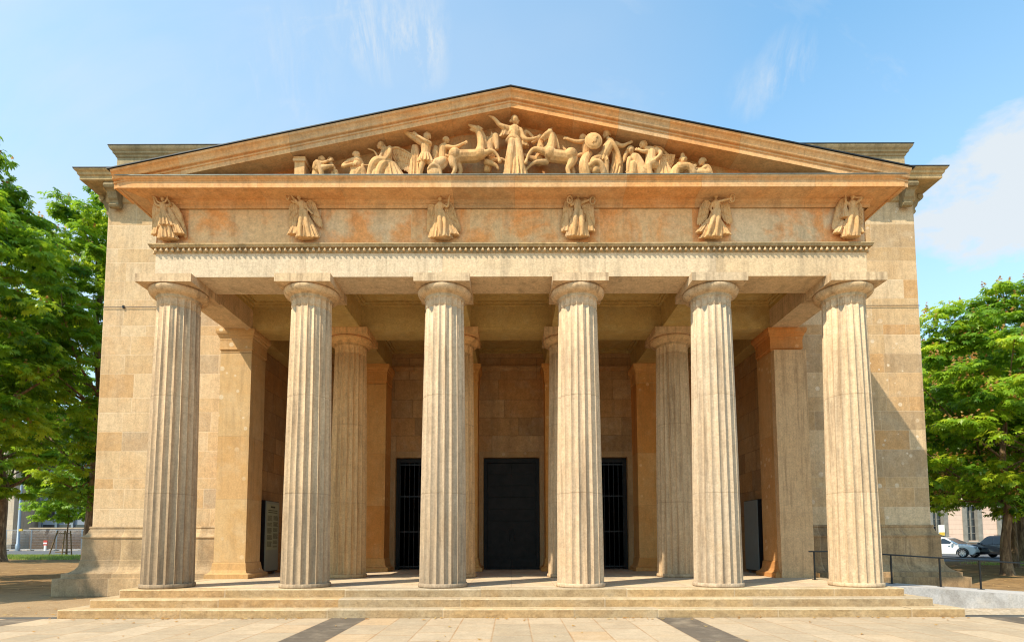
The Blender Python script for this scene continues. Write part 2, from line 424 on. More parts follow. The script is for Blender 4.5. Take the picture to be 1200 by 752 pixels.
def mk_leaf(name, c0, c1, c2, trans=.45):
    t = NT(name)
    at = t.n('ShaderNodeAttribute', attribute_name='tint')
    col = t.ramp(at.outputs['Fac'], [(0, c0), (.55, c1), (1, c2)])
    t.l(col, t.b.inputs['Base Color']); t.set(Roughness=.42); t.b.inputs['Specular IOR Level'].default_value = .35
    tr = t.n('ShaderNodeBsdfTranslucent')
    hs = t.n('ShaderNodeHueSaturation'); hs.inputs['Hue'].default_value = .485; hs.inputs['Value'].default_value = 1.5; t.l(col, hs.inputs['Color']); t.l(hs.outputs[0], tr.inputs[0])
    mx = t.n('ShaderNodeMixShader'); mx.inputs[0].default_value = trans
    t.l(t.b.outputs[0], mx.inputs[1]); t.l(tr.outputs[0], mx.inputs[2]); t.l(mx.outputs[0], t.out.inputs[0]); return t.mat
M['leaf'] = mk_leaf('chestnut leaf', (.05, .14, .012), (.22, .38, .018), (.52, .60, .035), .45)
M['leaf_young'] = mk_leaf('young leaf', (.16, .32, .02), (.24, .40, .03), (.30, .46, .04), .5)
M['bloom'] = mk_leaf('fading blossom', (.40, .20, .05), (.52, .30, .08), (.56, .42, .18), .35)
M['grass'] = mk_leaf('grass blade', (.12, .2, .03), (.22, .3, .05), (.34, .38, .10), .4)
def mk_glass(name, col=(.02, .025, .03), rough=.08):
    t = NT(name); t.set(**{'Base Color': col, 'Roughness': rough}); t.b.inputs['Specular IOR Level'].default_value = .7; return t.mat
M['glass'] = mk_glass('dark window glass')
M['pinkwall'] = stone('pink render', [(0, (.70, .55, .46)), (1, (.76, .60, .50))], stain=(.66, .5, .4), stain_amt=.2, streak=.1, joint=(.33, .21, .16), jw=.03, jamt=.8, grain=.08)
M['greystone'] = plain('grey window stone', (.22, .2, .165), .85, 0, .25, 2, .2)
M['tanstone'] = plain('tan base stone', (.42, .31, .2), .9, 0, .15, 2, .2)
M['palestone'] = stone('pale limestone', [(0, (.5, .45, .36)), (1, (.56, .5, .4))], joint=(.3, .26, .2), jw=.04, jamt=.5, stain_amt=.15)
M['greyclad'] = plain('grey cladding', (.26, .28, .31), .5, .1, .1, .5)
M['steel'] = plain('galvanised steel', (.32, .34, .36), .45, .7, .12)
M['brownwall'] = plain('brown brick', (.10, .06, .032), .95, 0, .5, 3, .3)
M['carwhite'] = plain('white car paint', (.78, .78, .77), .25, 0, .02, 2, 0, .5, .8)
M['carblack'] = plain('black car paint', (.012, .012, .016), .22, 0, .1, 2, 0, .5, .8)
M['tyre'] = plain('rubber tyre', (.02, .02, .02), .85)
M['alloy'] = plain('alloy rim', (.5, .5, .52), .3, .8, .1)
M['lamp'] = plain('headlight lens', (.35, .38, .42), .15, .2, .3)
M['redlamp'] = plain('red lamp', (.3, .01, .01), .2)
M['plastic'] = plain('black plastic trim', (.02, .02, .022), .6)
M['white'] = plain('white sheet', (.75, .73, .66), .6, 0, .05)
M['yellow'] = plain('yellow enamel', (.65, .42, .05), .5, 0, .1)
M['red'] = plain('red enamel', (.5, .05, .03), .5, 0, .1)
M['wood'] = plain('raw stake wood', (.19, .12, .06), .9, 0, .3, 8, .2)
# ------------------------------------------------------------------ the guardhouse
FZ, AZ = .497, 7.245           # portico floor, underside of the beams
CZ = 7.985                     # portico ceiling
house = tag(empty('guardhouse', (0, 18, 0)), 'neoclassical sandstone guardhouse with a fluted column portico, sculpted pediment and plain corner towers', 'building')
TX, TY, TB = 11.85, 15.45, 37.5
PXo = 7.80
courses = [.56, .56, .30, .78, .56, .56, .42, .70]

# tower and hall walls -----------------------------------------------------
def wall_part(name, mat, quads, color=None):
    m = MB()
    for q in quads: m.ashlar(*q)
    return m.build(name, mat, house, (0, 0, 0), color)
lt = lambda r: min(1, max(0, r.gauss(.42, .2)))
rt = lambda r: r.random() ** .9
rw = random.Random(21)
wall_part('wall', M['wall'], [((-TX, TY, 1.84), (1,0,0), (0,0,1), TX - PXo + .35, 9.56, courses, (.7, 1.5), lt),
                              ((-TX, TB, 1.84), (0,-1,0), (0,0,1), TB - TY, 9.56, courses, (.7, 1.7), lt),
                              ((TX, TB, 1.84), (-1,0,0), (0,0,1), 2*TX, 9.56, courses, (.7, 1.7), lt)])
wall_part('wall', M['wall_spots'], [((PXo - .35, TY, 1.84), (1,0,0), (0,0,1), TX - PXo + .35, 9.56, courses, (.6, 1.6), rt),
                              ((TX, TY, 1.84), (0,1,0), (0,0,1), TB - TY, 9.56, courses, (.7, 1.7), rt)])
# wall above the portico, behind the pediment
m = MB(); m.ashlar((-PXo + .34, TY + .003, CZ + .02), (1,0,0), (0,0,1), 2*PXo - .68, 11.4 - CZ - .02, courses, (.8, 1.6), lt)
m.build('wall', M['wall'], house)
# sheltered walls of the portico
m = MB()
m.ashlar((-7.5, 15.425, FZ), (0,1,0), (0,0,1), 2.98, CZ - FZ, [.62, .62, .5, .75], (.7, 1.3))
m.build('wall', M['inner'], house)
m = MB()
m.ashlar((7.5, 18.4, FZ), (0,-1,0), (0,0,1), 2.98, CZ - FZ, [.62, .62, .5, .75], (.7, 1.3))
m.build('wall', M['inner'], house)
# rear wall with three door openings
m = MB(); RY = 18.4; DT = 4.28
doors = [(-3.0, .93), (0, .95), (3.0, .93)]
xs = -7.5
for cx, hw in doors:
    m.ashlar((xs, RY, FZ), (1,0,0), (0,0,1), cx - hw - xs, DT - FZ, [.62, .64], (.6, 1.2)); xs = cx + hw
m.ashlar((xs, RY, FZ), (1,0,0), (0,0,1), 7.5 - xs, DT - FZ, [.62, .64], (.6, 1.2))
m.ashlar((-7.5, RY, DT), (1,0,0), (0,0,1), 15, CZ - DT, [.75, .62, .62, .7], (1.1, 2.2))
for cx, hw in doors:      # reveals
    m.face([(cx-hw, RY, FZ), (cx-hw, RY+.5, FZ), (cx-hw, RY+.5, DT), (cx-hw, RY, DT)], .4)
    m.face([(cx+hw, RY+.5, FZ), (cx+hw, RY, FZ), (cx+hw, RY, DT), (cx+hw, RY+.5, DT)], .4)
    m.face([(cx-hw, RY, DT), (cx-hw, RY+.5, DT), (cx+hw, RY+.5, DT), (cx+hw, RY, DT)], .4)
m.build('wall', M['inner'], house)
m = MB(); m.sweep([(-7.5, RY), (7.5, RY)], [(0, 7.45), (.09, 7.43), (.1, 7.37), (.05, 7.33), (.04, 7.28), (0, 7.26)], bl=(1.5, 2.5))
m.build('wall_moulding', M['inner'], house)
m = MB()
for cx, hw in doors:      # jamb frames, proud of the wall
    w, p = (.2, .035)
    m.box(cx-hw-w, cx-hw-.003, RY-p, RY+.02, FZ, DT+w, .35); m.box(cx+hw+.003, cx+hw+w, RY-p, RY+.02, FZ, DT+w, .45)
    m.box(cx-hw-.003, cx+hw+.003, RY-p, RY+.02, DT+.003, DT+w, .4)
m.build('door_surround', M['pier'], house, color=(.8, .76, .7))
# dark hall behind the gates
m = MB(); m.box(-7.3, 7.3, 19.02, 30, FZ - .02, DT + .6, .5, skip='f')
me = m.mesh('hall', M['void']); me.flip_normals(); o = bpy.data.objects.new('hall_interior', me); link(o, house)
# doors
def gate(cx, hw, bars):
    g = MB()
    y0 = RY + .16
    for x0, x1 in ((cx-hw+.01, cx-hw+.12), (cx+hw-.12, cx+hw-.01)): g.box(x0, x1, y0-.04, y0+.08, FZ+.01, DT-.01)
    g.box(cx-hw+.12, cx+hw-.12, y0-.04, y0+.08, DT-.16, DT-.01)
    fr = g.build('door', M['bronze'], house, (0, 0, 0))
    if not bars:
        b = MB(); z = FZ + .012; k = 0
        while z < DT - .17:
            h = .405; z1 = min(z + h, DT - .163)
            b.box(cx-hw+.125, cx-.004, y0+.02, y0+.06, z, z1 - .012); b.box(cx+.004, cx+hw-.125, y0+.02, y0+.06, z, z1 - .012)
            b.box(cx-hw+.125, cx+hw-.125, y0+.045, y0+.065, z1 - .012, z1)
            z = z1
        link_sub(b.build('door_leaf', M['bronze'], fr, (0, 0, 0)))
        h = MB()
        for sx in (-.09, .09): h.tube([(cx+sx, y0-.03, 1.45, .014), (cx+sx, y0-.03, 1.85, .014)], 8); h.box(cx+sx-.012, cx+sx+.012, y0-.03, y0+.02, 1.47, 1.5); h.box(cx+sx-.012, cx+sx+.012, y0-.03, y0+.02, 1.80, 1.83)
        h.build('handle', M['black'], fr, (0, 0, 0))
    else:
        b = MB(); n = 11; W = 2 * hw - .26
        for i in range(n):
            x = cx - W / 2 + W * i / (n - 1)
            b.tube([(x, y0, FZ+.03, .017), (x, y0, DT-.16, .017)], 8, spline=False)
        for z in (FZ + .08, 1.75, 2.95, DT - .25): b.box(cx-W/2-.01, cx+W/2+.01, y0-.02, y0+.02, z, z+.045)
        b.build('bars', M['black'], fr, (0, 0, 0))
def link_sub(o): return o
gate(-3.0, .93, True); gate(0, .95, False); gate(3.0, .93, True)

# plinths -------------------------------------------------------------------
PP = [(0, 1.9), (.045, 1.895), (.05, 1.85), (.03, 1.83), (.05, 1.79), (.07, 1.72), (.105, 1.66), (.15, 1.615), (.175, 1.605), (.175, 1.57), (.15, 1.56), (.15, .965), (.175, .955), (.18, .86), (.20, .78), (.26, .69), (.34, .625), (.43, .60), (.45, .595), (.45, .475), (.58, .472), (.58, 0)]
for sgn in (-1, 1):
    m = MB()
    path = [(-TX, TB), (-TX, TY), (-7.62, TY)] if sgn < 0 else [(7.62, TY), (TX, TY), (TX, TB)]
    m.sweep(path, PP, bl=(.75, 1.35))
    m.build('plinth', M['plinth'] if sgn < 0 else M['plinth_dark'], house, color=(1.1, 1.06, 1.0) if sgn < 0 else (1.22, 1.06, .9))
# tower cornice, attic -------------------------------------------------------
rect = lambda e=0: [(-TX - e, TY - e), (TX + e, TY - e), (TX + e, TB + e), (-TX - e, TB + e)]
m = MB(); m.sweep(rect(), [(.60, 12.085), (.61, 12.06), (.60, 12.03), (.55, 11.99), (.54, 11.93), (.50, 11.90), (.50, 11.80), (.46, 11.78), (.12, 11.80), (.10, 11.74), (.05, 11.70), (.045, 11.42), (.02, 11.40), (0, 11.38)], True, (.9, 1.6))
m.build('cornice', M['weather'], house, color=(1.15, 1.08, .98))
m = MB(); m.sweep(rect(-.1), [(.16, 13.175), (.165, 13.12), (.14, 13.07), (.09, 13.02), (.085, 12.98), (.04, 12.95), (.03, 12.90), (0, 12.88), (0, 12.08)], True, (.9, 1.6))
m.build('attic', M['weather'], house)
m = MB()
for e, z in ((.07, 13.178), ):
    p = rect(e); m.face([(x, y, z + .012) for x, y in p]); m.sweep(rect(), [(e, z + .012), (e + .015, z - .015), (e - .03, z - .018)], True)
p = rect(.6); q = rect(-.13)
for i in range(4):
    j = (i + 1) % 4; m.face([(*p[i], 12.09), (*p[j], 12.09), (*q[j], 12.12), (*q[i], 12.12)])
m.sweep(rect(), [(.6, 12.10), (.625, 12.095), (.625, 12.07)], True)
m.build('roof', M['metal_dark'], house)
# scrolled brackets under the tower corners
def bracket(px, py, dx, dy):
    prof = [(0, 11.78), (.40, 11.78), (.43, 11.74), (.44, 11.68), (.41, 11.62), (.35, 11.60), (.30, 11.56), (.27, 11.48), (.24, 11.40), (.19, 11.35), (.17, 11.30), (.20, 11.24), (.17, 11.18), (.10, 11.16), (.04, 11.19), (0, 11.26)]
    mb = MB(); w = .13; tx, ty = -dy, dx
    A = [(px + dx*o - tx*w, py + dy*o - ty*w, z) for o, z in prof]; B = [(px + dx*o + tx*w, py + dy*o + ty*w, z) for o, z in prof]
    mb.face(A, .3); mb.face(B[::-1], .3)
    for i in range(len(prof)):
        j = (i + 1) % len(prof); mb.face([A[j], A[i], B[i], B[j]], .3 + .1 * (i % 2))
    for o, z, r in ((.35, 11.69, .085), (.12, 11.23, .065)):   # volutes on the cheeks
        for s_ in (-1, 1):
            c = Vector((px + dx*o + tx*w*s_, py + dy*o + ty*w*s_, z)); n = 14
            ring = [c + Vector((dx*r*math.cos(2*PI*k/n), dy*r*math.cos(2*PI*k/n), r*math.sin(2*PI*k/n))) for k in range(n)]
            top = [p_ + Vector((tx, ty, 0)) * .02 * s_ for p_ in ring]
            mb.face(top if s_ * (dx + dy) < 0 else top[::-1], .6)
            for k in range(n): mb.face([ring[k], ring[(k+1) % n], top[(k+1) % n], top[k]], .2)
    mb.build('bracket', M['weather'], house, color=(.82, .78, .7))
for s_ in (-1, 1):
    for y in (15.78, 16.75): bracket(s_ * (TX + .03), y, s_, 0)
    for x in (11.55, 10.5): bracket(s_ * x, TY - .03, 0, -1)

# stylobate and steps ----------------------------------------------------------
m = MB()
def steprow(x0, x1, y0, zt, zb, yb):
    x = x0; first = True
    while x < x1 - 1e-4:
        w = R.uniform(1.6, 3.2)
        if x1 - x - w < 1.: w = x1 - x
        e = x + w; t = R.random(); dz = R.uniform(-.004, .003); dy = R.uniform(-.004, .006); ch = R.uniform(.012, .024)
        bl = [(0, w, 9, 9), (w, 0, 9, 9), (w, 0, 9, 9), (0, w, 9, 9)]
        a, b, z = y0 + dy, y0 + .42, zt + dz
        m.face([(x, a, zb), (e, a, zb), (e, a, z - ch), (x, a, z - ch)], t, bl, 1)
        m.face([(x, a, z - ch), (e, a, z - ch), (e, a + ch, z), (x, a + ch, z)], t, bl, 0)
        m.face([(x, a + ch, z), (e, a + ch, z), (e, b, z), (x, b, z)], t, bl, 0)
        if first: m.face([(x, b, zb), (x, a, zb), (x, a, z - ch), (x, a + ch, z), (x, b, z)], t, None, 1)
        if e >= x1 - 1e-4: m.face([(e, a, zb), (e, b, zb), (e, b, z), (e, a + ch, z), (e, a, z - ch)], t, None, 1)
        first = False; x = e
    for xa, xb in ((x0, x0 + .42), (x1 - .42, x1)):
        m.row(xa, xb, y0 + .42, yb, zb, zt, (1.4, 2.4), axis='y')
steprow(-8.83, 8.80, 10.73, .165, 0, 14.85)
steprow(-8.46, 8.44, 11.06, .332, .002, 14.87)
steprow(-8.12, 8.12, 11.40, FZ, .004, 14.89)
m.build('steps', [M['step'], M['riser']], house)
m = MB()
fx = [-7.7 + .962 * i for i in range(17)]
y = 11.82
for d in (.95, 1.1, 1.15, 1.1, 1.2, 1.07):
    for a, b in zip(fx, fx[1:]): m.quadblk((a, y, FZ - .003), (1,0,0), (0,1,0), b - a, d, R.random())
    y += d
m.face([(-7.5, y, FZ-.003), (7.5, y, FZ-.003), (7.5, 19.1, FZ-.003), (-7.5, 19.1, FZ-.003)], .3)
m.build('floor', M['floor'], house)

# columns ---------------------------------------------------------------------
def column(x, y, tint, tints, name='column'):
    mb = MB(); NF, SEG = 20, 6; H = AZ - FZ
    def rad(z):
        t = z / 6.39
        return .513 - .083 * t + .010 * math.sin(PI * t)
    # plain ring at the foot
    mb.lathe([(.50, 0), (.532, .004), (.536, .03), (.536, .074), (.524, .088)], 60, tint=tints[0], smooth=True)
    zs = [.086, .09, .4, 1.2, 2.0, 2.012, 3.0, 4.13, 4.142, 5.1, 6.118, 6.124, 6.14, 6.146, 6.22, 6.26, 6.295, 6.315, 6.322]
    dep = {6.22: 1., 6.26: .93, 6.295: .7, 6.315: .3, 6.322: 0}
    jn = [2.006, 4.136]
    st = []
    for z in zs:
        R0 = rad(z); k = dep.get(z, 1.); ring = []
        if z in (6.124, 6.14): R0 -= .014
        for i in range(NF * SEG):
            u = (i % SEG) / SEG; a = 2 * PI * (i / (NF * SEG)) + PI / NF
            d = .056 * R0 / .5 * (1 - (2*u - 1) ** 2) ** .8 * k if i % SEG else 0
            if i % SEG == 0 and k > .9: d = .003
            ring.append(((R0 - d) * math.cos(a), (R0 - d) * math.sin(a), z))
        st.append(mb.idx(ring))
    n = NF * SEG
    for q, (a, b) in enumerate(zip(st, st[1:])):
        z0, z1 = zs[q], zs[q + 1]; zm = (z0 + z1) / 2
        dr = 0 if zm < jn[0] else 1 if zm < jn[1] else 2
        lo = 0. if dr == 0 else jn[dr - 1]; hi = jn[dr] if dr < 2 else 9.
        for i in range(n):
            j = (i + 1) % n
            bl = [(9, 9, (z0 - lo) if dr else 9, hi - z0)] * 2 + [(9, 9, (z1 - lo) if dr else 9, hi - z1)] * 2
            mb.raw((a + i, a + j, b + j, b + i), tints[dr], 0, True, bl)
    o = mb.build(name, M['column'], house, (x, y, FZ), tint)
    # sharp arrises
    me = o.data; sh = me.attributes.new('sharp_edge', 'BOOLEAN', 'EDGE')
    arr = set()
    for a, b in zip(st, st[1:]):
        for f in range(NF): arr.add((a + f * SEG, b + f * SEG))
    vals = [tuple(sorted(e.vertices)) in arr for e in me.edges]
    sh.data.foreach_set('value', vals)
    c = MB()
    c.lathe([(.36, 6.318), (.430, 6.322), (.437, 6.332), (.428, 6.337), (.446, 6.352), (.438, 6.357), (.456, 6.371), (.448, 6.376), (.468, 6.384), (.508, 6.398), (.550, 6.422), (.580, 6.455), (.596, 6.492), (.600, 6.522), (.592, 6.546), (.570, 6.562), (.3, 6.565)], 64, tint=tints[2])
    k = c.build('capital', M['column'], o, (x, y, FZ), tuple(t * q for t, q in zip(tint, (1.04, .98, .88))))
    a = MB(); w = .605; zt = H - .002
    a.box(-w, w, -w, w, 6.566, zt, .5 * tints[2] + .3)
    a.build('abacus', M['column'], o, (x, y, FZ), tuple(t * q for t, q in zip(tint, (1.02, 1.0, .95))))
    return o
front_tints = [(1.02, .95, .87, .3), (1.06, 1.0, .92, .45), (1.04, 1.0, .95, .4), (1.05, .99, .93, .85), (1.02, 1.0, .97, .8), (1.06, 1.01, .92, .9)]
for i in range(6):
    column(-7.5 + 3 * i, 12, front_tints[i], [b0 + R.uniform(-.1, .1) for b0 in [R.uniform(.2, .8)] * 3])
for i, t in zip((-1.5, -.5, .5, 1.5), ((1.34, 1.08, .72, .6), (1.3, 1.05, .72, .8), (1.15, 1.06, .92, .8), (1.2, 1.1, .94, .7))):
    column(3 * i, 15, t, [b0 + R.uniform(-.1, .1) for b0 in [R.uniform(.2, .8)] * 3])

# square piers on the second line and pilasters on the rear wall ----------------
def pier(name, x, y, hw, hd, mat, color, base=True, capcol=None, capmat=None, plain_front=False):
    m = MB(); zt = AZ - .002
    zs = [FZ, FZ + .42, 2.6, 4.3, 6.6]
    for a, b in zip(zs, zs[1:]): 
        t = R.random(); n0 = len(m.b)
        m.box(x-hw, x+hw, y-hd, y+hd, a, b, t, skip='tb')
        for q in range(n0, len(m.b)):
            z = m.v[q][2]; m.b[q] = (9, 9, z - a if a > FZ else 9, b - z if b < 6.6 else 9)
    o = m.build(name, mat, house, (0, 0, 0), color)
    r = [(x-hw, y-hd), (x+hw, y-hd), (x+hw, y+hd), (x-hw, y+hd)]
    c = MB()
    c.sweep(r, [(.105, zt), (.11, zt-.07), (.095, zt-.13), (.06, zt-.165), (.055, zt-.19), (.06, zt-.2), (.03, zt-.24), (.03, zt-.30), (.022, zt-.305), (.022, zt-.52), (.03, zt-.53), (.03, zt-.56), (0, zt-.57), (0, 6.59)], True)
    c.build('capital', capmat or mat, o, (0, 0, 0), capcol or color)
    if base:
        b = MB(); b.sweep(r, [(0, FZ+.42), (.02, FZ+.40), (.03, FZ+.33), (.045, FZ+.22), (.08, FZ+.15), (.14, FZ+.12), (.16, FZ+.11), (.16, FZ+.0)], True)
        b.build('base', mat, o, (0, 0, 0), tuple(k * .95 for k in color))
    if plain_front:
        b = MB(); b.box(x-hw-.012, x+hw+.012, y-hd-.2, y-hd-.002, FZ+.001, 6.58, .5)
        b.build('repaired_face', M['column'], o, (0, 0, 0), (1.12, .93, .70))
    return o
pier('pier', -7.5, 15, .42, .42, M['pier'], (1.06, 1.1, 1.08))
pier('pier', 7.5, 15, .42, .42, M['pier'], (1.05, .88, .68), capcol=(1.1, .72, .42), plain_front=True)
for x, c in ((-4.5, (1.25, .95, .58)), (-1.5, (1.2, .9, .52)), (1.5, (1.2, .9, .52)), (4.5, (1.3, 1.05, .7))):
    pier('pilaster', x, 18.01, .40, .40, M['pier'], c)

# beams and ceiling ---------------------------------------------------------------
m = MB(); cuts = [-PXo, -4.5, -1.5, 1.5, 4.5, PXo]
m.row(-PXo, PXo, 11.58, 12.42, AZ, 7.78, None, cuts=cuts)
for s_ in (-1, 1): m.row(min(s_*PXo, s_*7.08), max(s_*PXo, s_*7.08), 12.42, TY, AZ, 7.78, (2, 4), axis='y', cuts=[12.42, TY])
m.build('architrave', M['arch'], house)
m = MB()
m.row(-7.08, 7.08, 12.38, 12.45, 7.782, CZ, None, cuts=[-7.08, 7.08])     # back of the front beam up to the ceiling
m.row(-7.08, 7.08, 14.58, 15.42, AZ, CZ, None, cuts=[-7.08, -4.5, -1.5, 1.5, 4.5, 7.08])
for x in (-4.5, -1.5, 1.5, 4.5):
    m.box(x-.40, x+.40, 12.452, 14.578, AZ+.002, CZ, R.random(), skip='fkt'); m.box(x-.40, x+.40, 15.422, RY-.001, AZ+.002, CZ, R.random(), skip='fkt')
for s_ in (-1, 1):
    a, b = sorted((s_*7.08, s_*7.12)); m.box(a, b, 12.45, 14.578, 7.782, CZ, .5)
    a, b = sorted((s_*7.09, s_*7.5)); m.box(a, b, 15.422, RY-.001, AZ+.004, CZ, .5, skip='fkt')
m.build('ceiling_beams', M['ceiling'], house, color=(1.05, 1.22, 1.0))
m = MB(); m.face([(-7.6, 12.3, CZ), (-7.6, 18.5, CZ), (7.6, 18.5, CZ), (7.6, 12.3, CZ)], .7)
bx = [-7.08, -4.9, -4.1, -1.9, -1.1, 1.1, 1.9, 4.1, 4.9, 7.08]
for i in range(0, 10, 2):       # cornice moulding round each coffer
    for y0, y1 in ((12.45, 14.58), (15.42, 18.4)):
        x0, x1 = bx[i], bx[i + 1]
        for d, z in ((.14, CZ - .05), (.07, CZ - .11)):
            m.box(x0+.001, x1-.001, y0+.001, y0+d, z, CZ-.001, .8); m.box(x0+.001, x1-.001, y1-d, y1-.001, z, CZ-.001, .8)
            m.box(x0+.001, x0+d, y0+d, y1-d, z, CZ-.001, .8); m.box(x1-d, x1-.001, y0+d, y1-d, z, CZ-.001, .8)
m.build('ceiling', M['ceiling'], house, color=(1.1, 1.28, 1.05))

# entablature -----------------------------------------------------------------------
U = [(-PXo, TY), (-PXo, 11.58), (PXo, 11.58), (PXo, TY)]
m = MB()
m.sweep(U, [(0, 7.965), (.105, 7.958), (.115, 7.935), (.095, 7.905), (.09, 7.885), (.02, 7.885), (.02, 7.782), (0, 7.78)], bl=(1.6, 2.9))
m.build('taenia_moulding', M['weather'], house, color=(1.05, .98, .88))
m = MB()
def peg(cx, cy):
    prof = [(.018, 7.884), (.020, 7.865), (.032, 7.822), (.033, 7.808), (.018, 7.80)]
    m.lathe([(r, z) for r, z in prof][::-1], 8, (cx, cy, 0), R.random(), cap=True)
n = 127
for i in range(n): peg(-PXo + .03 + (2*PXo - .06) * i / (n - 1), 11.527)
for s_ in (-1, 1):
    for k in range(30): peg(s_ * (PXo + .075), 11.65 + k * .125)
m.build('bead_moulding', M['arch'], house, color=(1, .92, .8))
m = MB()
cutsf = [-PXo, -7.12, -4.85, -4.2, -2.2, -1.95, -.9, -.2, 1.05, 1.95, 4.0, 4.85, 6.9, PXo]
for a, b in zip(cutsf, cutsf[1:]): m.quadblk((a, 11.605, 7.955), (1,0,0), (0,0,1), b - a, .85, R.random())
m.ashlar((-PXo, TY, 7.965), (0,-1,0), (0,0,1), TY - 11.58, .84, [.84], (1.2, 2)); m.ashlar((PXo, 11.58, 7.965), (0,1,0), (0,0,1), TY - 11.58, .84, [.84], (1.2, 2))
m.build('frieze', M['frieze'], house, color=(1.28, 1.2, 1.12))
m = MB()
GZ = 8.972
Uc = [(-7.895, TY), (-7.895, 11.58), (7.895, 11.58), (7.895, TY)]
m.sweep(Uc, [(.53, 9.205), (.535, 9.185), (.525, 9.165), (.495, 9.145), (.485, 9.125), (.475, 9.12), (.475, GZ), (.44, GZ), (.435, GZ + .018), (.07, GZ - .008), (.06, 8.93), (.04, 8.915), (.04, 8.885), (.022, 8.88), (.022, 8.80), (0, 8.795)], bl=(1.3, 2.6))
m.build('cornice', M['cornice'], house, color=(1.2, 1.04, .9))
m = MB()
m.sweep(Uc, [(.53, 9.222), (.545, 9.218), (.545, 9.2), (.52, 9.2)])
m.face([(-8.45, 11.06, 9.222), (8.45, 11.06, 9.222), (8.45, 11.75, 9.224), (-8.45, 11.75, 9.224)])
m.build('ledge_flashing', M['flashing'], house)
# pediment
SL = (11.115 - 9.30) / 8.44
m = MB(); zb = 9.2
def tri(y, za, mat=0):
    # coursed tympanum wall
    z = zb
    while z < za - .02:
        z1 = min(z + .34, za); xa = (za - z) / SL; xb = max(0, (za - z1) / SL)
        n_ = max(1, int(2 * xa / 1.3)); 
        for k in range(n_):
            a0, a1 = -xa + 2*xa*k/n_, -xa + 2*xa*(k+1)/n_; b0, b1 = -xb + 2*xb*k/n_, -xb + 2*xb*(k+1)/n_
            W = a1 - a0
            m.face([(a0, y, z), (a1, y, z), (b1, y, z1), (b0, y, z1)], R.random(), [(0, W, 0, z1-z), (W, 0, 0, z1-z), (W, 0, z1-z, 0), (0, W, z1-z, 0)])
        z = z1
tri(11.66, 10.96)
m.build('tympanum', M['frieze'], house, color=(1.0, .86, .68))
XE = 8.44
rp = [(11.70, -.31), (11.16, -.328), (11.135, -.345), (11.115, -.345), (11.115, -.245), (11.095, -.24), (11.09, -.215), (11.105, -.21), (11.105, -.185), (11.06, -.18), (11.05, -.165), (11.045, -.12), (11.02, -.075), (10.985, -.05), (10.975, -.01), (11.0, 0.)]
m = MB()
for s_ in (-1, 1):
    nb = [0.]; 
    while nb[-1] < XE - 1.6: nb.append(nb[-1] + R.uniform(.9, 1.7))
    nb.append(XE)
    for a, b in zip(nb, nb[1:]):
        t = R.random(); W = b - a
        for (y0, d0), (y1, d1) in zip(rp, rp[1:]):
            q = [(s_*a, y0, 11.115 - SL*a + d0), (s_*b, y0, 11.115 - SL*b + d0), (s_*b, y1, 11.115 - SL*b + d1), (s_*a, y1, 11.115 - SL*a + d1)]
            bl = [(0, W, 9, 9), (W, 0, 9, 9), (W, 0, 9, 9), (0, W, 9, 9)]
            if s_ < 0: q = q[::-1]; bl = bl[::-1]
            m.face(q[::-1], t, bl[::-1])
    e = [(s_*XE, y, 11.115 - SL*XE + d) for y, d in rp] + [(s_*XE, 11.7, 11.115 - SL*XE)]
    m.face(e if s_ > 0 else e[::-1], .3)
m.build('raking_cornice', M['cornice'], house, color=(1.22, 1.06, .92))
m = MB(); 
for s_ in (-1, 1):
    A = [(0, 10.955, 11.12), (s_*8.5, 10.955, 11.12 - SL*8.5), (s_*8.5, TY, 11.12 - SL*8.5), (0, TY, 11.12)]
    B = [(x, y, z + .022) for x, y, z in A]
    m.face(A if s_ < 0 else A[::-1]); m.face(B[::-1] if s_ < 0 else B)
    for i in (0, 1, 2):
        q = [A[i], A[i+1], B[i+1], B[i]]; m.face(q if s_ > 0 else q[::-1])
m.build('roof', M['metal_dark'], house)
# small cable line across each tower
for s_ in (-1, 1):
    m = MB(); x0, x1 = (-11.86, -7.95) if s_ < 0 else (7.95, 11.86)
    m.tube([(x0, TY - .03, 8.25, .009), (x1, TY - .03, 8.25, .009)], 6, spline=False)
    for x in (x0 + .6, x0 + 2.2): m.box(x-.02, x+.02, TY-.05, TY, 8.22, 8.30)
    m.build('cable', M['black'], house)

# information boards ----------------------------------------------------------------
def board(x, sx, mat, label, text):
    t = tag(empty('information_board', (x, 16.45, FZ)), label, 'information board')
    m = MB(); m.box(min(x, x - sx*.02), max(x, x - sx*.02), 16.0, 16.9, FZ + .1, FZ + 2.16); m.build('panel', mat, t)
    m = MB(); a, b = sorted((x - sx*.022, x - sx*.14)); m.box(a, b, 15.99, 16.91, FZ + .06, FZ + 2.18)
    m.build('casing', M['black'], t)
    for y in (16.08, 16.78):
        m = MB(); m.box(a + .02, b - .02, y, y + .05, FZ, FZ + .06); m.build('foot', M['steel'], t)
    if text:
        m = MB(); xx = x + sx*.003; m.face([(xx, 16.06, FZ+.72), (xx, 16.84, FZ+.72), (xx, 16.84, FZ+2.08), (xx, 16.06, FZ+2.08)] if sx > 0 else []); 
        p = m.build('notice', M['paper'], t)
        m = MB(); xx = x + sx*.006
        def bar(y0, y1, z, h): m.face([(xx, y0, z), (xx, y1, z), (xx, y1, z + h), (xx, y0, z + h)])
        bar(16.3, 16.6, FZ + 1.97, .05)
        for z in (1.88, 1.82): bar(16.14, 16.76, FZ + z, .022)
        r = random.Random(5)
        for c0 in (16.1, 16.5):
            z = 1.72
            while z > .78:
                for k in range(r.choice((4, 5, 6))):
                    yy = c0
                    while yy < c0 + .28:
                        w = r.uniform(.02, .07); bar(yy, min(yy + w, c0 + .32), FZ + z, .016); yy += w + .012
                    z -= .028
                    if z < .78: break
                z -= .045
        m.build('lettering', M['ink'], p, (0, 0, 0))
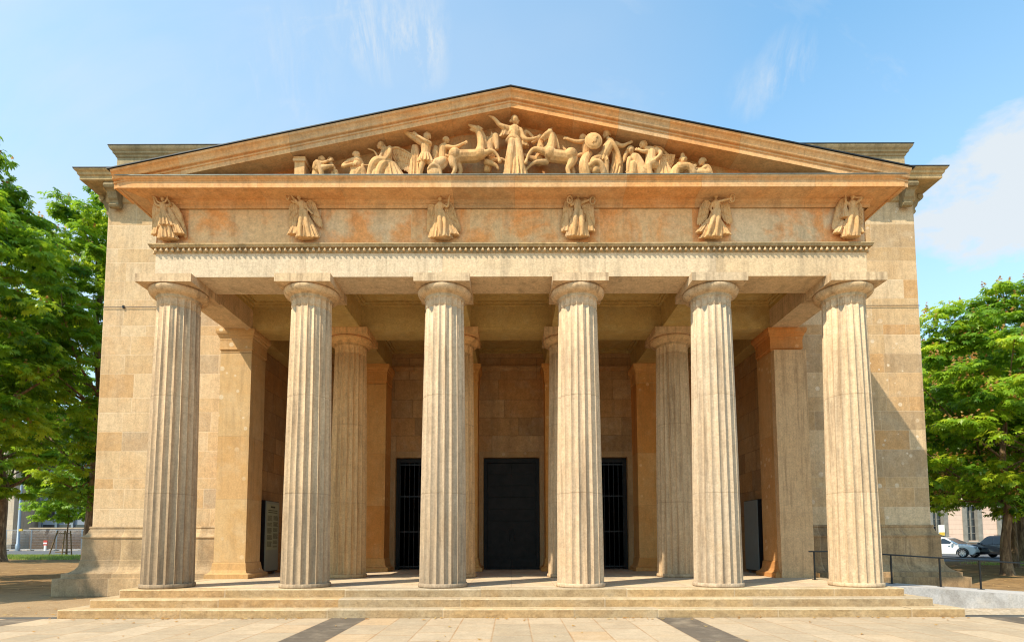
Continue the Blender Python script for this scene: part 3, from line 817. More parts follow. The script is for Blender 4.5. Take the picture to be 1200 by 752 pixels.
board(-7.2, 1, M['panel'], 'tall grey green information board with two columns of small text, beside the sunlit square pier', True)
board(7.2, -1, M['panel2'], 'tall blank grey board with black edge, beside the plain grey square pier', False)
# ------------------------------------------------------------------ ground
def sheet(name, mat, x0, x1, y0, y1, z):
    m = MB(); m.face([(x0, y0, z), (x1, y0, z), (x1, y1, z), (x0, y1, z)]); o = m.build(name, mat); o['kind'] = 'structure'; return o
sheet('ground', M['ground'], -900, 900, -300, 1500, -.012)
m = MB()
m.face([(-60, -40, -.008), (60, -40, -.008), (60, 10.72, -.008), (-60, 10.72, -.008)], .5)
r = random.Random(3)
bands = [(-9.78, -9.08), (-3.5, -2.8), (2.8, 3.5), (9.08, 9.78)]
edges = [-15.4] + [b for p in bands for b in p] + [15.4]
for k in range(len(edges) - 1):
    a, b = edges[k], edges[k + 1]
    if (a, b) in bands: continue
    n = max(1, round((b - a) / .63)); w = (b - a) / n
    for i in range(n):
        y = 10.72; y -= r.uniform(.5, 1.)
        y0 = 10.72; ys = [10.72]
        d = r.uniform(.5, 1.05)
        while ys[-1] > -6: ys.append(ys[-1] - d); d = r.choice((.95, .95, 1.2, .75))
        for p, q in zip(ys, ys[1:]): m.quadblk((a + w*i, q, 0), (1,0,0), (0,1,0), w, p - q, min(1, max(0, r.gauss(.5, .26))))
o = m.build('plaza_paving', M['slab']); o['kind'] = 'structure'
m = MB()
for a, b in bands:
    y = 10.72
    while y > -6:
        d = r.choice((.9, 1.1, 1.25)); m.quadblk((a, y - d, .001), (1,0,0), (0,1,0), b - a, d, r.random()); y -= d
o = m.build('paving_bands', M['band']); o['kind'] = 'structure'
for x0, x1 in ((-40, -8.86), (8.84, 40)):
    sheet('setts_strip', M['setts'], x0, x1, 10.74, 10.98, -.002)
# cobbled strip on the right
m = MB(); y = 11.0
while y < 11.98:
    x = 8.84 + r.uniform(0, .1)
    while x < 24:
        w = r.uniform(.09, .15); m.quadblk((x, y, .001), (1,0,0), (0,1,0), w, .1, r.random()); x += w
    y += .1
o = m.build('cobbles', M['cobble']); o['kind'] = 'structure'
# ramp
m = MB(); rx = [8.14, 9.4, 10.8, 12.2, 13.6, 15.2]; hz = lambda x: max(.012, FZ - .004 - (x - 8.14) * .066)
for a, b in zip(rx, rx[1:]):
    za, zb_ = hz(a), hz(b); t = r.random(); W = b - a
    m.face([(a, 12.0, za), (b, 12.0, zb_), (b, 13.9, zb_), (a, 13.9, za)], t, [(0, W, 9, 9), (W, 0, 9, 9), (W, 0, 9, 9), (0, W, 9, 9)])
    m.face([(a, 12.0, 0), (b, 12.0, 0), (b, 12.0, zb_), (a, 12.0, za)], t)
    m.face([(b, 13.9, 0), (a, 13.9, 0), (a, 13.9, za), (b, 13.9, zb_)], t)
m.face([(15.2, 12.0, 0), (15.2, 13.9, 0), (15.2, 13.9, hz(15.2)), (15.2, 12.0, hz(15.2))])
tag(m.build('access_ramp', M['ramp']), 'pale granite wheelchair ramp sloping down from the portico steps', 'ramp')
# handrails
def railing(xs, zb, label, y=13.5, ends=(0, 0)):
    t = tag(empty('handrail', (xs[0], y, zb(xs[0]))), label, 'handrail', 'black handrails by the ramp')
    for x in xs:
        m = MB(); m.box(x-.017, x+.017, y-.012, y+.012, zb(x), zb(x) + .685); m.box(x-.05, x+.05, y-.05, y+.05, zb(x), zb(x) + .012); m.build('post', M['rail'], t)
    a, b = xs[0] - ends[0], xs[-1] + ends[1]
    m = MB(); m.tube([(a, y, zb(a) + .70, .019)] + [(x, y, zb(x) + .70, .019) for x in xs] + [(b, y, zb(b) + .70, .019)], 10, spline=False); m.build('rail', M['rail'], t)
railing([7.55, 8.02], lambda x: FZ, 'short black handrail on the portico floor behind the end column', 13.7, (.12, .03))
railing([9.22, 10.4, 11.37, 13.2], hz, 'black handrail with thin posts running down the granite ramp', 13.35, (.45, .2))
# roads and verges
sheet('road', M['asphalt'], -140, -20, 52, 76, -.006)
o = sheet('pavement', mk_fine('pale pavement', (.34, .31, .27), (.42, .38, .33)), -140, -20, 76.2, 83, -.004)
sheet('street', M['asphalt'], 25, 120, 36.2, 54, -.006)
sheet('footway', mk_fine('pale footway', (.36, .32, .26), (.44, .39, .32)), 25, 120, 54.2, 60, -.004)
# ragged grass along the road on the left, and a little on the right
def grass(name, x0, x1, y0, y1, n, hh=.12):
    k = NR.random((n, 6)); x = x0 + (x1 - x0) * k[:, 0]; y = y0 + (y1 - y0) * (k[:, 1] * .5 + k[:, 2] * .5)
    clump = np.sin(x * 1.3) + np.sin(y * 1.7 + x * .6)
    ok = clump > -.9; x, y, k = x[ok], y[ok], k[ok]; n = len(x)
    h = hh * (.4 + k[:, 3]); a = k[:, 4] * 6.28; w = .012 + .02 * k[:, 5]
    V = np.empty((n, 3, 3)); V[:, 0] = np.c_[x - w*np.cos(a), y - w*np.sin(a), np.full(n, -.01)]; V[:, 1] = np.c_[x + w*np.cos(a), y + w*np.sin(a), np.full(n, -.01)]
    V[:, 2] = np.c_[x + h*.4*np.cos(a*3), y + h*.4*np.sin(a*3), h]
    o = fast_mesh(name, V.reshape(-1, 3), 3, [M['grass']], NR.random(n)); link(o); o['kind'] = 'stuff'; return o
def fast_mesh(name, V, k, mats, tint, mi=None, smooth=False):
    """mesh of separate k-gons from a vertex array"""
    n = len(V) // k; me = bpy.data.meshes.new(name)
    me.vertices.add(len(V)); me.vertices.foreach_set('co', np.ascontiguousarray(V, dtype=np.float32).ravel())
    me.loops.add(len(V)); me.loops.foreach_set('vertex_index', np.arange(len(V), dtype=np.int32))
    me.polygons.add(n); me.polygons.foreach_set('loop_start', np.arange(0, n*k, k, dtype=np.int32)); me.polygons.foreach_set('loop_total', np.full(n, k, dtype=np.int32))
    for m_ in mats: me.materials.append(m_)
    if mi is not None: me.polygons.foreach_set('material_index', np.asarray(mi, dtype=np.int32))
    a = me.attributes.new('tint', 'FLOAT', 'FACE'); a.data.foreach_set('value', np.asarray(tint, dtype=np.float32))
    me.update(calc_edges=True); me.validate()
    return bpy.data.objects.new(name, me)
grass('grass_verge', -62, -22, 42, 52, 60000, .22)
tag(bpy.data.objects['grass_verge'], 'sunlit grass verge beside the road', 'grass')
grass('grass_patch', 27, 60, 26, 35, 20000, .1)
tag(bpy.data.objects['grass_patch'], 'thin grass under the trees near the parked cars', 'grass')
# dead leaves blown against the steps and on the gravel
n = 900; k = NR.random((n, 5)); x = np.where(k[:, 0] < .5, -26 + 18 * k[:, 1], 9 + 20 * k[:, 1]); y = 11.1 + 22 * k[:, 2] ** 1.5
nn = 140; x[:nn] = -9 + 18 * k[:nn, 1]; y[:nn] = 10.72 - .3 * k[:nn, 2] ** 2 - (k[:nn, 0] < .25) * 2.5 * k[:nn, 3]
keep = (np.abs(x) > 12.6) | (y < 10.7) | ((y < 14.8) & (x < -9)); x, y, k = x[keep], y[keep], k[keep]; n = len(x)
a = k[:, 3] * 6.28; s_ = .025 + .03 * k[:, 4]; V = np.empty((n, 4, 3))
for i, (u, v) in enumerate(((-1, 0), (0, -.55), (1, 0), (0, .55))):
    V[:, i] = np.c_[x + s_*(u*np.cos(a) - v*np.sin(a)), y + s_*(u*np.sin(a) + v*np.cos(a)), .008 + .012 * abs(u) + .004 * k[:, 0]]
o = fast_mesh('fallen_leaves', V.reshape(-1, 3), 4, [M['bloom']], NR.random(n)); link(o); o['kind'] = 'stuff'; tag(o, 'small brown leaves scattered on the ground', 'leaves')
# ------------------------------------------------------------------ trees
def hand_template():
    """one palmate chestnut leaf: seven drooping leaflets, as quads, tip outward; unit length"""
    Q = []
    for k, (ang, L) in enumerate(zip((-105, -66, -32, 0, 32, 66, 105), (.55, .78, .95, 1., .95, .78, .55))):
        a = math.radians(ang); d = np.array((math.cos(a), math.sin(a), 0)); n = np.array((-d[1], d[0], 0)); w = .17 * L
        b = d * .06; mid = d * .62 * L; tip = d * L
        Q.append([b + (0, 0, 0), mid + n * w + (0, 0, -.05), tip + (0, 0, -.28 * L), mid - n * w + (0, 0, -.05)])
    return np.array(Q)      # 7,4,3
HAND = hand_template()
def make_crown(seed, rx, ry, z0, z1, tops, nclump, nhand, size, squash=.38, bloom=.03, lean=(0, 0)):
    """leaves hung in clumps through a crown; tops = [(x, y, dz, r)] extra humps. Local coords, trunk at the origin"""
    g = np.random.default_rng(seed)
    cz, hz = (z0 + z1) / 2, (z1 - z0) / 2
    C = []
    while len(C) < nclump:
        p = g.uniform(-1, 1, 3); q = np.linalg.norm(p)
        if q > 1 or q < .35 and g.random() > .25: continue
        # widest a third of the way up, narrower at the top
        zz = p[2]; k = 1.0 - .28 * max(0, zz) ** 1.5
        f = 1 + .16 * math.sin(3 * math.atan2(p[1], p[0]) + seed) + .10 * math.sin(5 * zz + seed * 2)
        C.append((p[0] * rx * k * f + lean[0] * (zz + 1) / 2, p[1] * ry * k * f + lean[1] * (zz + 1) / 2, cz + zz * hz))
    for (x, y, z, rr, n) in tops:
        for _ in range(n):
            v = g.normal(size=3); v /= np.linalg.norm(v); v *= rr * g.random() ** .4
            C.append((x + v[0], y + v[1], z + v[2] * .9))
    for _ in range(nclump // 7):
        v = g.normal(size=3); v /= np.linalg.norm(v); v[2] = abs(v[2]) * 1.1 - .25
        C.append((v[0] * rx * 1.04, v[1] * ry * 1.04, cz + v[2] * hz * 1.0))
    C = np.array(C); nc = len(C)
    crad = g.uniform(.42, .95, nc)
    crad[-(nclump // 7):] *= .6
    cb = g.random(nc)                                  # lighter and darker clumps, drawn at random
    idx = np.repeat(np.arange(nc), nhand); n = len(idx)
    u = g.normal(size=(n, 3)); u /= np.linalg.norm(u, axis=1)[:, None]
    u[:, 2] = np.abs(u[:, 2]) * np.where(g.random(n) < .8, 1, -1)
    rr = crad[idx] * g.random(n) ** .45
    pos = C[idx] + u * rr[:, None] * np.array((1, 1, squash))
    yaw = np.arctan2(u[:, 1], u[:, 0]) + g.normal(0, .5, n)
    tilt = g.normal(.2, .35, n) + .45 * (1 - np.clip(u[:, 2], 0, 1))
    roll = g.normal(0, .35, n)
    s = size * g.uniform(.65, 1.25, n)
    T = HAND.reshape(-1, 3)                            # 28,3
    P = np.repeat(T[None], n, 0) * s[:, None, None]
    cr, sr = np.cos(roll)[:, None], np.sin(roll)[:, None]
    y, z = P[..., 1] * cr - P[..., 2] * sr, P[..., 1] * sr + P[..., 2] * cr
    ct, st_ = np.cos(tilt)[:, None], np.sin(tilt)[:, None]
    x, z2 = P[..., 0] * ct + z * st_, -P[..., 0] * st_ + z * ct
    cy, sy = np.cos(yaw)[:, None], np.sin(yaw)[:, None]
    V = np.stack((x * cy - y * sy, x * sy + y * cy, z2), -1) + pos[:, None]
    tint = np.clip(.62 * cb[idx] + .38 * g.random(n) + .12 * (u[:, 2] > .4) - .08, 0, 1)  # leaves on the upper side of each clump get a lighter tint
    tint = np.repeat(tint, 7); mi = np.zeros(n * 7, int)
    V = V.reshape(-1, 3)
    # upright flower candles on the outer clumps
    nb = int(n * bloom)
    if nb:
        sel = g.choice(n, nb, replace=False); sel = sel[u[sel, 2] > .3]
        bp = pos[sel]; m_ = len(sel); B = []
        for k in range(5):
            a = g.random(m_) * 6.28; h = g.uniform(.02, .26, m_); w = .055 * (1 - h / .34)
            c = bp + np.c_[np.cos(a) * w, np.sin(a) * w, h]
            d1 = np.c_[np.cos(a) * .05, np.sin(a) * .05, g.uniform(-.01, .04, m_)]; d2 = np.c_[-np.sin(a) * .045, np.cos(a) * .045, np.full(m_, .02)]
            B.append(np.stack((c - d2, c + d1, c + d2, c - d1 + np.array((0, 0, .06))), 1))
        B = np.concatenate(B).reshape(-1, 3)
        V = np.concatenate((V, B)); k = len(B) // 4
        tint = np.concatenate((tint, g.random(k))); mi = np.concatenate((mi, np.ones(k, int)))
    return V, tint, mi, C
def limb_mesh(C, h, r0, z0, nl, seed, fork=None):
    """tapered trunk, limbs that reach for the clumps, and thinner boughs"""
    g = random.Random(seed); mb = MB()
    top = fork or h * .8
    ax = [(0, 0, -.1)]; 
    zz = 0
    wob = [(0, 0)]
    n = 7
    for i in range(1, n + 1):
        t = i / n; ax.append((g.gauss(0, .12) * t * 2, g.gauss(0, .12) * t * 2, top * t))
    pts = [(ax[0][0], ax[0][1], ax[0][2], r0 * 1.55), (0, 0, .35, r0 * 1.12)] + [(x, y, z, r0 * (1 - .78 * z / top)) for x, y, z in ax[1:]]
    mb.tube(pts, 14)
    Cs = sorted(C.tolist(), key=lambda c: c[2])
    for i in range(nl):
        c = Cs[int((i + .5) * len(Cs) / nl)]
        zs = max(z0 * 1.2, min(top * .93, c[2] - (.6 + .55 * math.hypot(c[0], c[1]))))
        k = zs / top; bx, by = ax[min(n, int(k * n + .5))][0], ax[min(n, int(k * n + .5))][1]
        mx, my, mz = bx + (c[0] - bx) * .5, by + (c[1] - by) * .5, zs + (c[2] - zs) * .42
        r = r0 * (1 - .78 * k) * g.uniform(.35, .55)
        mb.tube([(bx, by, zs, r), (mx + g.gauss(0, .2), my + g.gauss(0, .2), mz, r * .62), (c[0], c[1], c[2], .015)], 7)
        for _ in range(2):
            d = Cs[min(len(Cs) - 1, max(0, int((i + .5) * len(Cs) / nl) + g.randint(-14, 14)))]
            if math.dist(d, (mx, my, mz)) < 4.5: mb.tube([(mx, my, mz, r * .4), ((mx + d[0]) / 2, (my + d[1]) / 2, (mz + d[2]) / 2 + .15, r * .25), (d[0], d[1], d[2], .01)], 6)
    return mb
TREE_MESH = {}
def tree(name, kind, x, y, label, group, rot=0., scale=1., cat='tree'):
    if kind not in TREE_MESH:
        p = TREES[kind]
        V, tint, mi, C = make_crown(**p['crown'])
        co = fast_mesh('crown', V, 4, p.get('mats', [M['leaf'], M['bloom']]), tint, mi)
        tm = limb_mesh(C, p['crown']['z1'], p['r0'], p['crown']['z0'], p['nl'], p['crown']['seed']).mesh('trunk', M['bark'])
        TREE_MESH[kind] = (co.data, tm); bpy.data.objects.remove(co)
    cm, tm = TREE_MESH[kind]
    t = tag(empty(name, (x, y, 0)), label, cat, group)
    t.rotation_euler.z = rot; t.scale = (scale,) * 3
    for nm, me in (('trunk', tm), ('crown', cm)):
        o = bpy.data.objects.new(nm, me); COL.objects.link(o); o.parent = t
    return t
TREES = {
    'tall': dict(crown=dict(seed=3, rx=3.7, ry=3.9, z0=2.9, z1=17.0, tops=[(.2, 0, 17.1, 1.3, 16), (1.6, 0, 14.8, 1.0, 8)], nclump=300, nhand=46, size=.23, bloom=.03), r0=.34, nl=26),
    'tall_wide': dict(crown=dict(seed=8, rx=4.6, ry=4.4, z0=3.1, z1=19.3, tops=[(.4, 0, 19.8, 1.3, 16), (2.2, -1, 17.8, 1.2, 12)], nclump=400, nhand=44, size=.25, bloom=.03), r0=.36, nl=30),
    'near': dict(crown=dict(seed=5, rx=5.2, ry=4.9, z0=2.45, z1=11.0, tops=[(.4, 0, 11.4, 1.1, 14), (-2.4, -1, 10.2, 1.0, 10), (2.2, 0, 10.4, 1.0, 8)], nclump=290, nhand=46, size=.225, bloom=.13), r0=.19, nl=24),
    'plain': dict(crown=dict(seed=12, rx=5.0, ry=5.0, z0=3.3, z1=13.2, tops=[(0, 0, 13.2, 1.6, 12)], nclump=240, nhand=36, size=.32, bloom=.04), r0=.33, nl=20),
    'sapling': dict(crown=dict(seed=15, rx=2.9, ry=2.8, z0=2.4, z1=8.6, tops=[], nclump=80, nhand=40, size=.32, bloom=0), r0=.08, nl=10, mats=[M['leaf_young'], M['bloom']]),
}
GL, GRr = 'chestnut trees left of the guardhouse', 'chestnut trees right of the guardhouse'
tree('chestnut_tree', 'tall', -21.9, 21.2, 'tall chestnut at the left picture edge, its dark trunk leaning out of view', GL)
tree('chestnut_tree', 'tall_wide', -20.9, 27.2, 'broad bright chestnut whose crown touches the left tower cornice', GL, .6)
tree('chestnut_tree', 'plain', -36.5, 39.0, 'dark chestnut further back between the two tall left chestnuts', GL, 2.2, 1.25)
tree('chestnut_tree', 'plain', -22.5, 10.5, 'chestnut beside the plaza, off to the left, shading the gravel', GL, 4.0, 1.05)
tree('chestnut_tree', 'near', 20.45, 22.7, 'nearest chestnut on the right with pale mottled trunk and fading blossom', GRr)
tree('chestnut_tree', 'near', 26.2, 28.7, 'second chestnut of the right row, its trunk just behind the mottled one', GRr, 2.0, 1.12)
tree('chestnut_tree', 'plain', 32.6, 35.0, 'third chestnut of the right row, dark trunk at the picture edge', GRr, 1.0, 1.0)
tree('chestnut_tree', 'near', 24.8, 33.5, 'lower chestnut close behind the right tower, with drooping boughs', GRr, 3.6, 1.08)
tree('chestnut_tree', 'near', 27.0, 19.0, 'chestnut in front of the right row, off to the right', GRr, 5.0, 1.0)
st = tree('young_tree', 'sapling', -40.6, 50.0, 'young bright green tree held by wooden stakes at the roadside', None)
# stakes round the sapling
t = tag(empty('tree_stakes', (-40.6, 50, 0)), 'wooden stake frame supporting the young bright tree', 'tree support')
P4 = [(-41.9, 49.6), (-40.2, 49.0), (-40.9, 51.0)]
for px, py in P4:
    m = MB(); tx, ty = -40.6 + (px + 40.6) * .55, 50 + (py - 50) * .55; m.tube([(px, py, -.1, .055), (tx, ty, 2.35, .05)], 8, spline=False); m.build('stake', M['wood'], t)
for i in range(3):
    a, b = P4[i], P4[(i + 1) % 3]; f = lambda p: (-40.6 + (p[0] + 40.6) * .6, 50 + (p[1] - 50) * .6)
    for z, r_ in ((2.1, .04), (.42, .05)): m = MB(); m.tube([(*f(a), z, r_), (*f(b), z, r_)], 6, spline=False); m.build('crossbar', M['wood'], t)
# ------------------------------------------------------------------ things behind
# pink building on the right
pb = tag(empty('pink_building', (60, 66, 0)), 'pink rendered building with grey framed tall windows behind the parked cars', 'building')
bx0, bx1, by = 38.0, 82.0, 60.0
m = MB(); wins = [(46.8 + 3.75 * i + (-7.5), 1.35) for i in range(11)]
ops = [(cx - .8, cx + .8) for cx, _ in wins]
def course_wall(m, x0, x1, z0, z1):
    z = z0
    while z < z1 - .01:
        h = min(.52, z1 - z); m.quadblk((x0, by, z), (1,0,0), (0,0,1), x1 - x0, h, R.random()); z += h
x = bx0
for a, b in ops: course_wall(m, x, a, .9, 5.2); x = b
course_wall(m, x, bx1, .9, 5.2)
for a, b in ops: course_wall(m, a, b, .9, 1.25)
z = 5.2
x = bx0
for a, b in ops: course_wall(m, x, a, 6.4, 10.4); x = b
course_wall(m, x, bx1, 6.4, 10.4)
course_wall(m, bx0, bx1, 5.2, 6.4); course_wall(m, bx0, bx1, 10.4, 14)
m.box(bx0, bx1, by + .4, by + 16, 0, 14, .5, skip='f'); 
m.build('wall', M['pinkwall'], pb)
m = MB(); m.box(bx0 - .1, bx1 + .1, by - .12, by + .02, 0, .9); m.build('base_course', M['tanstone'], pb)
m = MB(); m.sweep([(bx0, by), (bx1, by)], [(.6, 14.5), (.6, 14.3), (.3, 14.1), (.2, 13.9), (0, 13.8)]); m.build('cornice', M['pinkwall'], pb)
m = MB(); m.face([(bx0-.1, by-.6, 14.5), (bx1, by-.6, 14.5), (bx1 - 4, by + 8, 18), (bx0 + 4, by + 8, 18)]); m.face([(bx1, by+16, 14.5), (bx0, by+16, 14.5), (bx0+4, by+8, 18), (bx1-4, by+8, 18)])
m.face([(bx0, by+16, 14.5), (bx0-.1, by-.6, 14.5), (bx0+4, by+8, 18)]); m.face([(bx1, by-.6, 14.5), (bx1, by+16, 14.5), (bx1-4, by+8, 18)]); m.build('roof', M['flashing'], pb)
for a, b in ops:
    for z0, z1 in ((1.25, 5.2), (6.4, 10.4)):
        f = MB()
        f.box(a - .25, a + .22, by - .1, by + .3, z0 - .1, z1 + .3); f.box(b - .22, b + .25, by - .1, by + .3, z0 - .1, z1 + .3)
        f.box(a + .22, b - .22, by - .1, by + .3, z1 - .12, z1 + .3); f.box(a - .3, b + .3, by - .22, by + .3, z0 - .28, z0 - .1)
        w = f.build('window', M['greystone'], pb)
        p = MB(); p.face([(a + .2, by + .25, z0 - .1), (b - .2, by + .25, z0 - .1), (b - .2, by + .25, z1), (a + .2, by + .25, z1)]); p.build('pane', M['glass'], w)
        q = MB(); cx = (a + b) / 2
        q.box(cx - .06, cx + .06, by + .16, by + .245, z0 - .1, z1 - .12)
        for zz in np.linspace(z0, z1, 6)[1:-1]: q.box(a + .22, cx - .06, by + .2, by + .244, zz - .025, zz + .025); q.box(cx + .06, b - .22, by + .2, by + .244, zz - .025, zz + .025)
        for zz in (a + .22, b - .3): q.box(zz, zz + .08, by + .17, by + .243, z0 - .1, z1 - .12)
        q.build('sash', M['white'] if False else M['greystone'], w)
# poster on the first window
t = tag(empty('poster', (46.95, by - .3, 1.7)), 'white poster with yellow lower edge fixed before the leftmost visible pink building window', 'poster')
m = MB(); m.box(46.62, 47.28, by - .30, by - .26, 1.78, 2.95); m.build('sheet', M['white'], t)
m = MB(); m.box(46.64, 47.26, by - .315, by - .303, 1.80, 2.15); m.build('stripe', M['yellow'], t)
m = MB(); m.box(46.68, 46.72, by - .27, by - .1, 1.9, 1.94); m.box(47.18, 47.22, by - .27, by - .1, 1.9, 1.94); m.build('bracket', M['steel'], t)
# left: pale stone building, grey clad building, fence, poles
gb = tag(empty('pale_building', (-90, 92, 0)), 'pale limestone building at the far left with dark base and recess', 'building')
m = MB(); m.ashlar((-102, 86, .8), (1,0,0), (0,0,1), 23.5, 17, [1.0], (1.4, 2.4)); m.box(-102, -78.5, 86.4, 104, 0, 17.8, .5, skip='f'); m.face([(-78.5, 86, .8), (-78.5, 86.4, .8), (-78.5, 86.4, 17.8), (-78.5, 86, 17.8)]); m.build('wall', M['palestone'], gb)
m = MB(); m.box(-102, -78.3, 85.7, 86.3, 0, .8); m.build('base_course', M['greystone'], gb)
m = MB(); m.sweep([(-102, 86), (-78.5, 86)], [(.7, 18.3), (.6, 18), (.2, 17.7), (0, 17.5)]); m.build('cornice', M['palestone'], gb)
for i in range(5):
    for z0, z1 in ((2.2, 5.8), (8, 12), (13.4, 16.4)):
        cx = -81.5 - i * 4.6; f = MB(); f.box(cx-1.2, cx-.95, 85.85, 86.02, z0, z1); f.box(cx+.95, cx+1.2, 85.85, 86.02, z0, z1); f.box(cx-1.2, cx+1.2, 85.8, 86.02, z1, z1+.25); f.box(cx-1.3, cx+1.3, 85.75, 86.02, z0-.2, z0)
        w = f.build('window', M['palestone'], gb); p = MB(); p.box(cx-.95, cx+.95, 85.95, 85.99, z0, z1); p.build('pane', M['glass'], w)
cb = tag(empty('grey_building', (-66, 96, 0)), 'grey metal clad building rising behind the left chestnuts', 'building')
m = MB(); m.box(-78, -46, 90, 108, 0, 21); m.build('wall', M['greyclad'], cb)
for i in range(12):
    m = MB(); x = -77.6 + i * 2.65; m.box(x, x + .35, 89.65, 89.997, .2, 21.2); m.build('fin', M['steel'], cb)
for k in range(5):
    for i in range(11):
        m = MB(); x = -77.6 + i * 2.65; m.box(x + .5, x + 2.5, 89.9, 89.99, 1.2 + 4 * k, 4 + 4 * k); m.build('window', M['glass'], cb)
m = MB(); m.box(-78.2, -45.8, 89.6, 108.2, 21.2, 21.7); m.build('roof', M['steel'], cb)
# garden wall
w = tag(empty('brick_wall', (-60, 84, 0)), 'dark brown brick wall behind the mesh fence at the far left', 'wall')
m = MB(); m.box(-74, -36, 84, 84.5, 0, 3.2); m.build('wall', M['brownwall'], w)
m = MB(); m.box(-74.1, -35.9, 83.9, 84.6, 3.2, 3.4); m.build('coping', M['tanstone'], w)
# site fence
fe = tag(empty('mesh_fence', (-60, 78, 0)), 'grey metal mesh fence panels along the far side of the road', 'fence')
for i in range(9):
    x0 = -72 + 3.6 * i; x1 = x0 + 3.5; f = MB()
    for x in (x0, x1): f.tube([(x, 78, .05, .04), (x, 78, 2.95, .04)], 8, spline=False)
    for z in (.2, 2.93): f.tube([(x0, 78, z, .035), (x1, 78, z, .035)], 8, spline=False)
    for k in range(1, 24): f.tube([(x0 + 3.5*k/24, 78, .2, .009), (x0 + 3.5*k/24, 78, 2.9, .009)], 4, spline=False, caps=False)
    for k in range(1, 12): f.tube([(x0, 78, .2 + 2.7*k/12, .009), (x1, 78, .2 + 2.7*k/12, .009)], 4, spline=False, caps=False)
    f.build('panel', M['steel'], fe)
    f = MB(); f.box(x0 - .3, x0 + .2, 77.7, 78.3, 0, .12); f.build('foot', M['greystone'], fe)
def pole(x, y, h, label, name='street_pole', box=True, r=.13):
    t = tag(empty(name, (x, y, 0)), label, 'pole')
    m = MB(); m.tube([(x, y, 0, r * 1.4), (x, y, .9, r * 1.4), (x, y, 1.0, r), (x, y, h, r * .7)], 12, spline=False); m.build('shaft', M['steel'], t)
    m = MB(); m.box(x - .3, x + .3, y - .3, y + .3, 0, .08); m.build('base_plate', M['steel'], t)
    if box: m = MB(); m.box(x + .2, x + .62, y - .25, y - .02, 2.75, 3.05); m.build('sign_box', M['yellow'], t)
    m = MB(); m.tube([(x, y, h - .1, r * .7), (x + .9, y - .2, h + .5, .06), (x + 2.0, y - .4, h + .6, .05)], 8); m.ell((x + 2.2, y - .42, h + .58), (.45, .2, .1)); m.build('lamp_arm', M['steel'], t)
pole(-68.5, 76, 10.5, 'tall grey street pole with a small yellow box by the fence', box=True, r=.2)
# red and white barrier post
t = tag(empty('barrier_post', (-65.5, 77, 0)), 'small red and white roadworks marker in front of the mesh fence', 'marker')
m = MB(); m.box(-65.75, -65.25, 76.9, 77.0, .75, 1.45); m.build('panel', M['red'], t)
m = MB(); m.box(-65.75, -65.25, 76.88, 76.895, .95, 1.15); m.build('stripe', M['white'], t)
m = MB(); m.box(-65.62, -65.38, 76.86, 77.04, 0, .75); m.build('leg', M['white'], t)

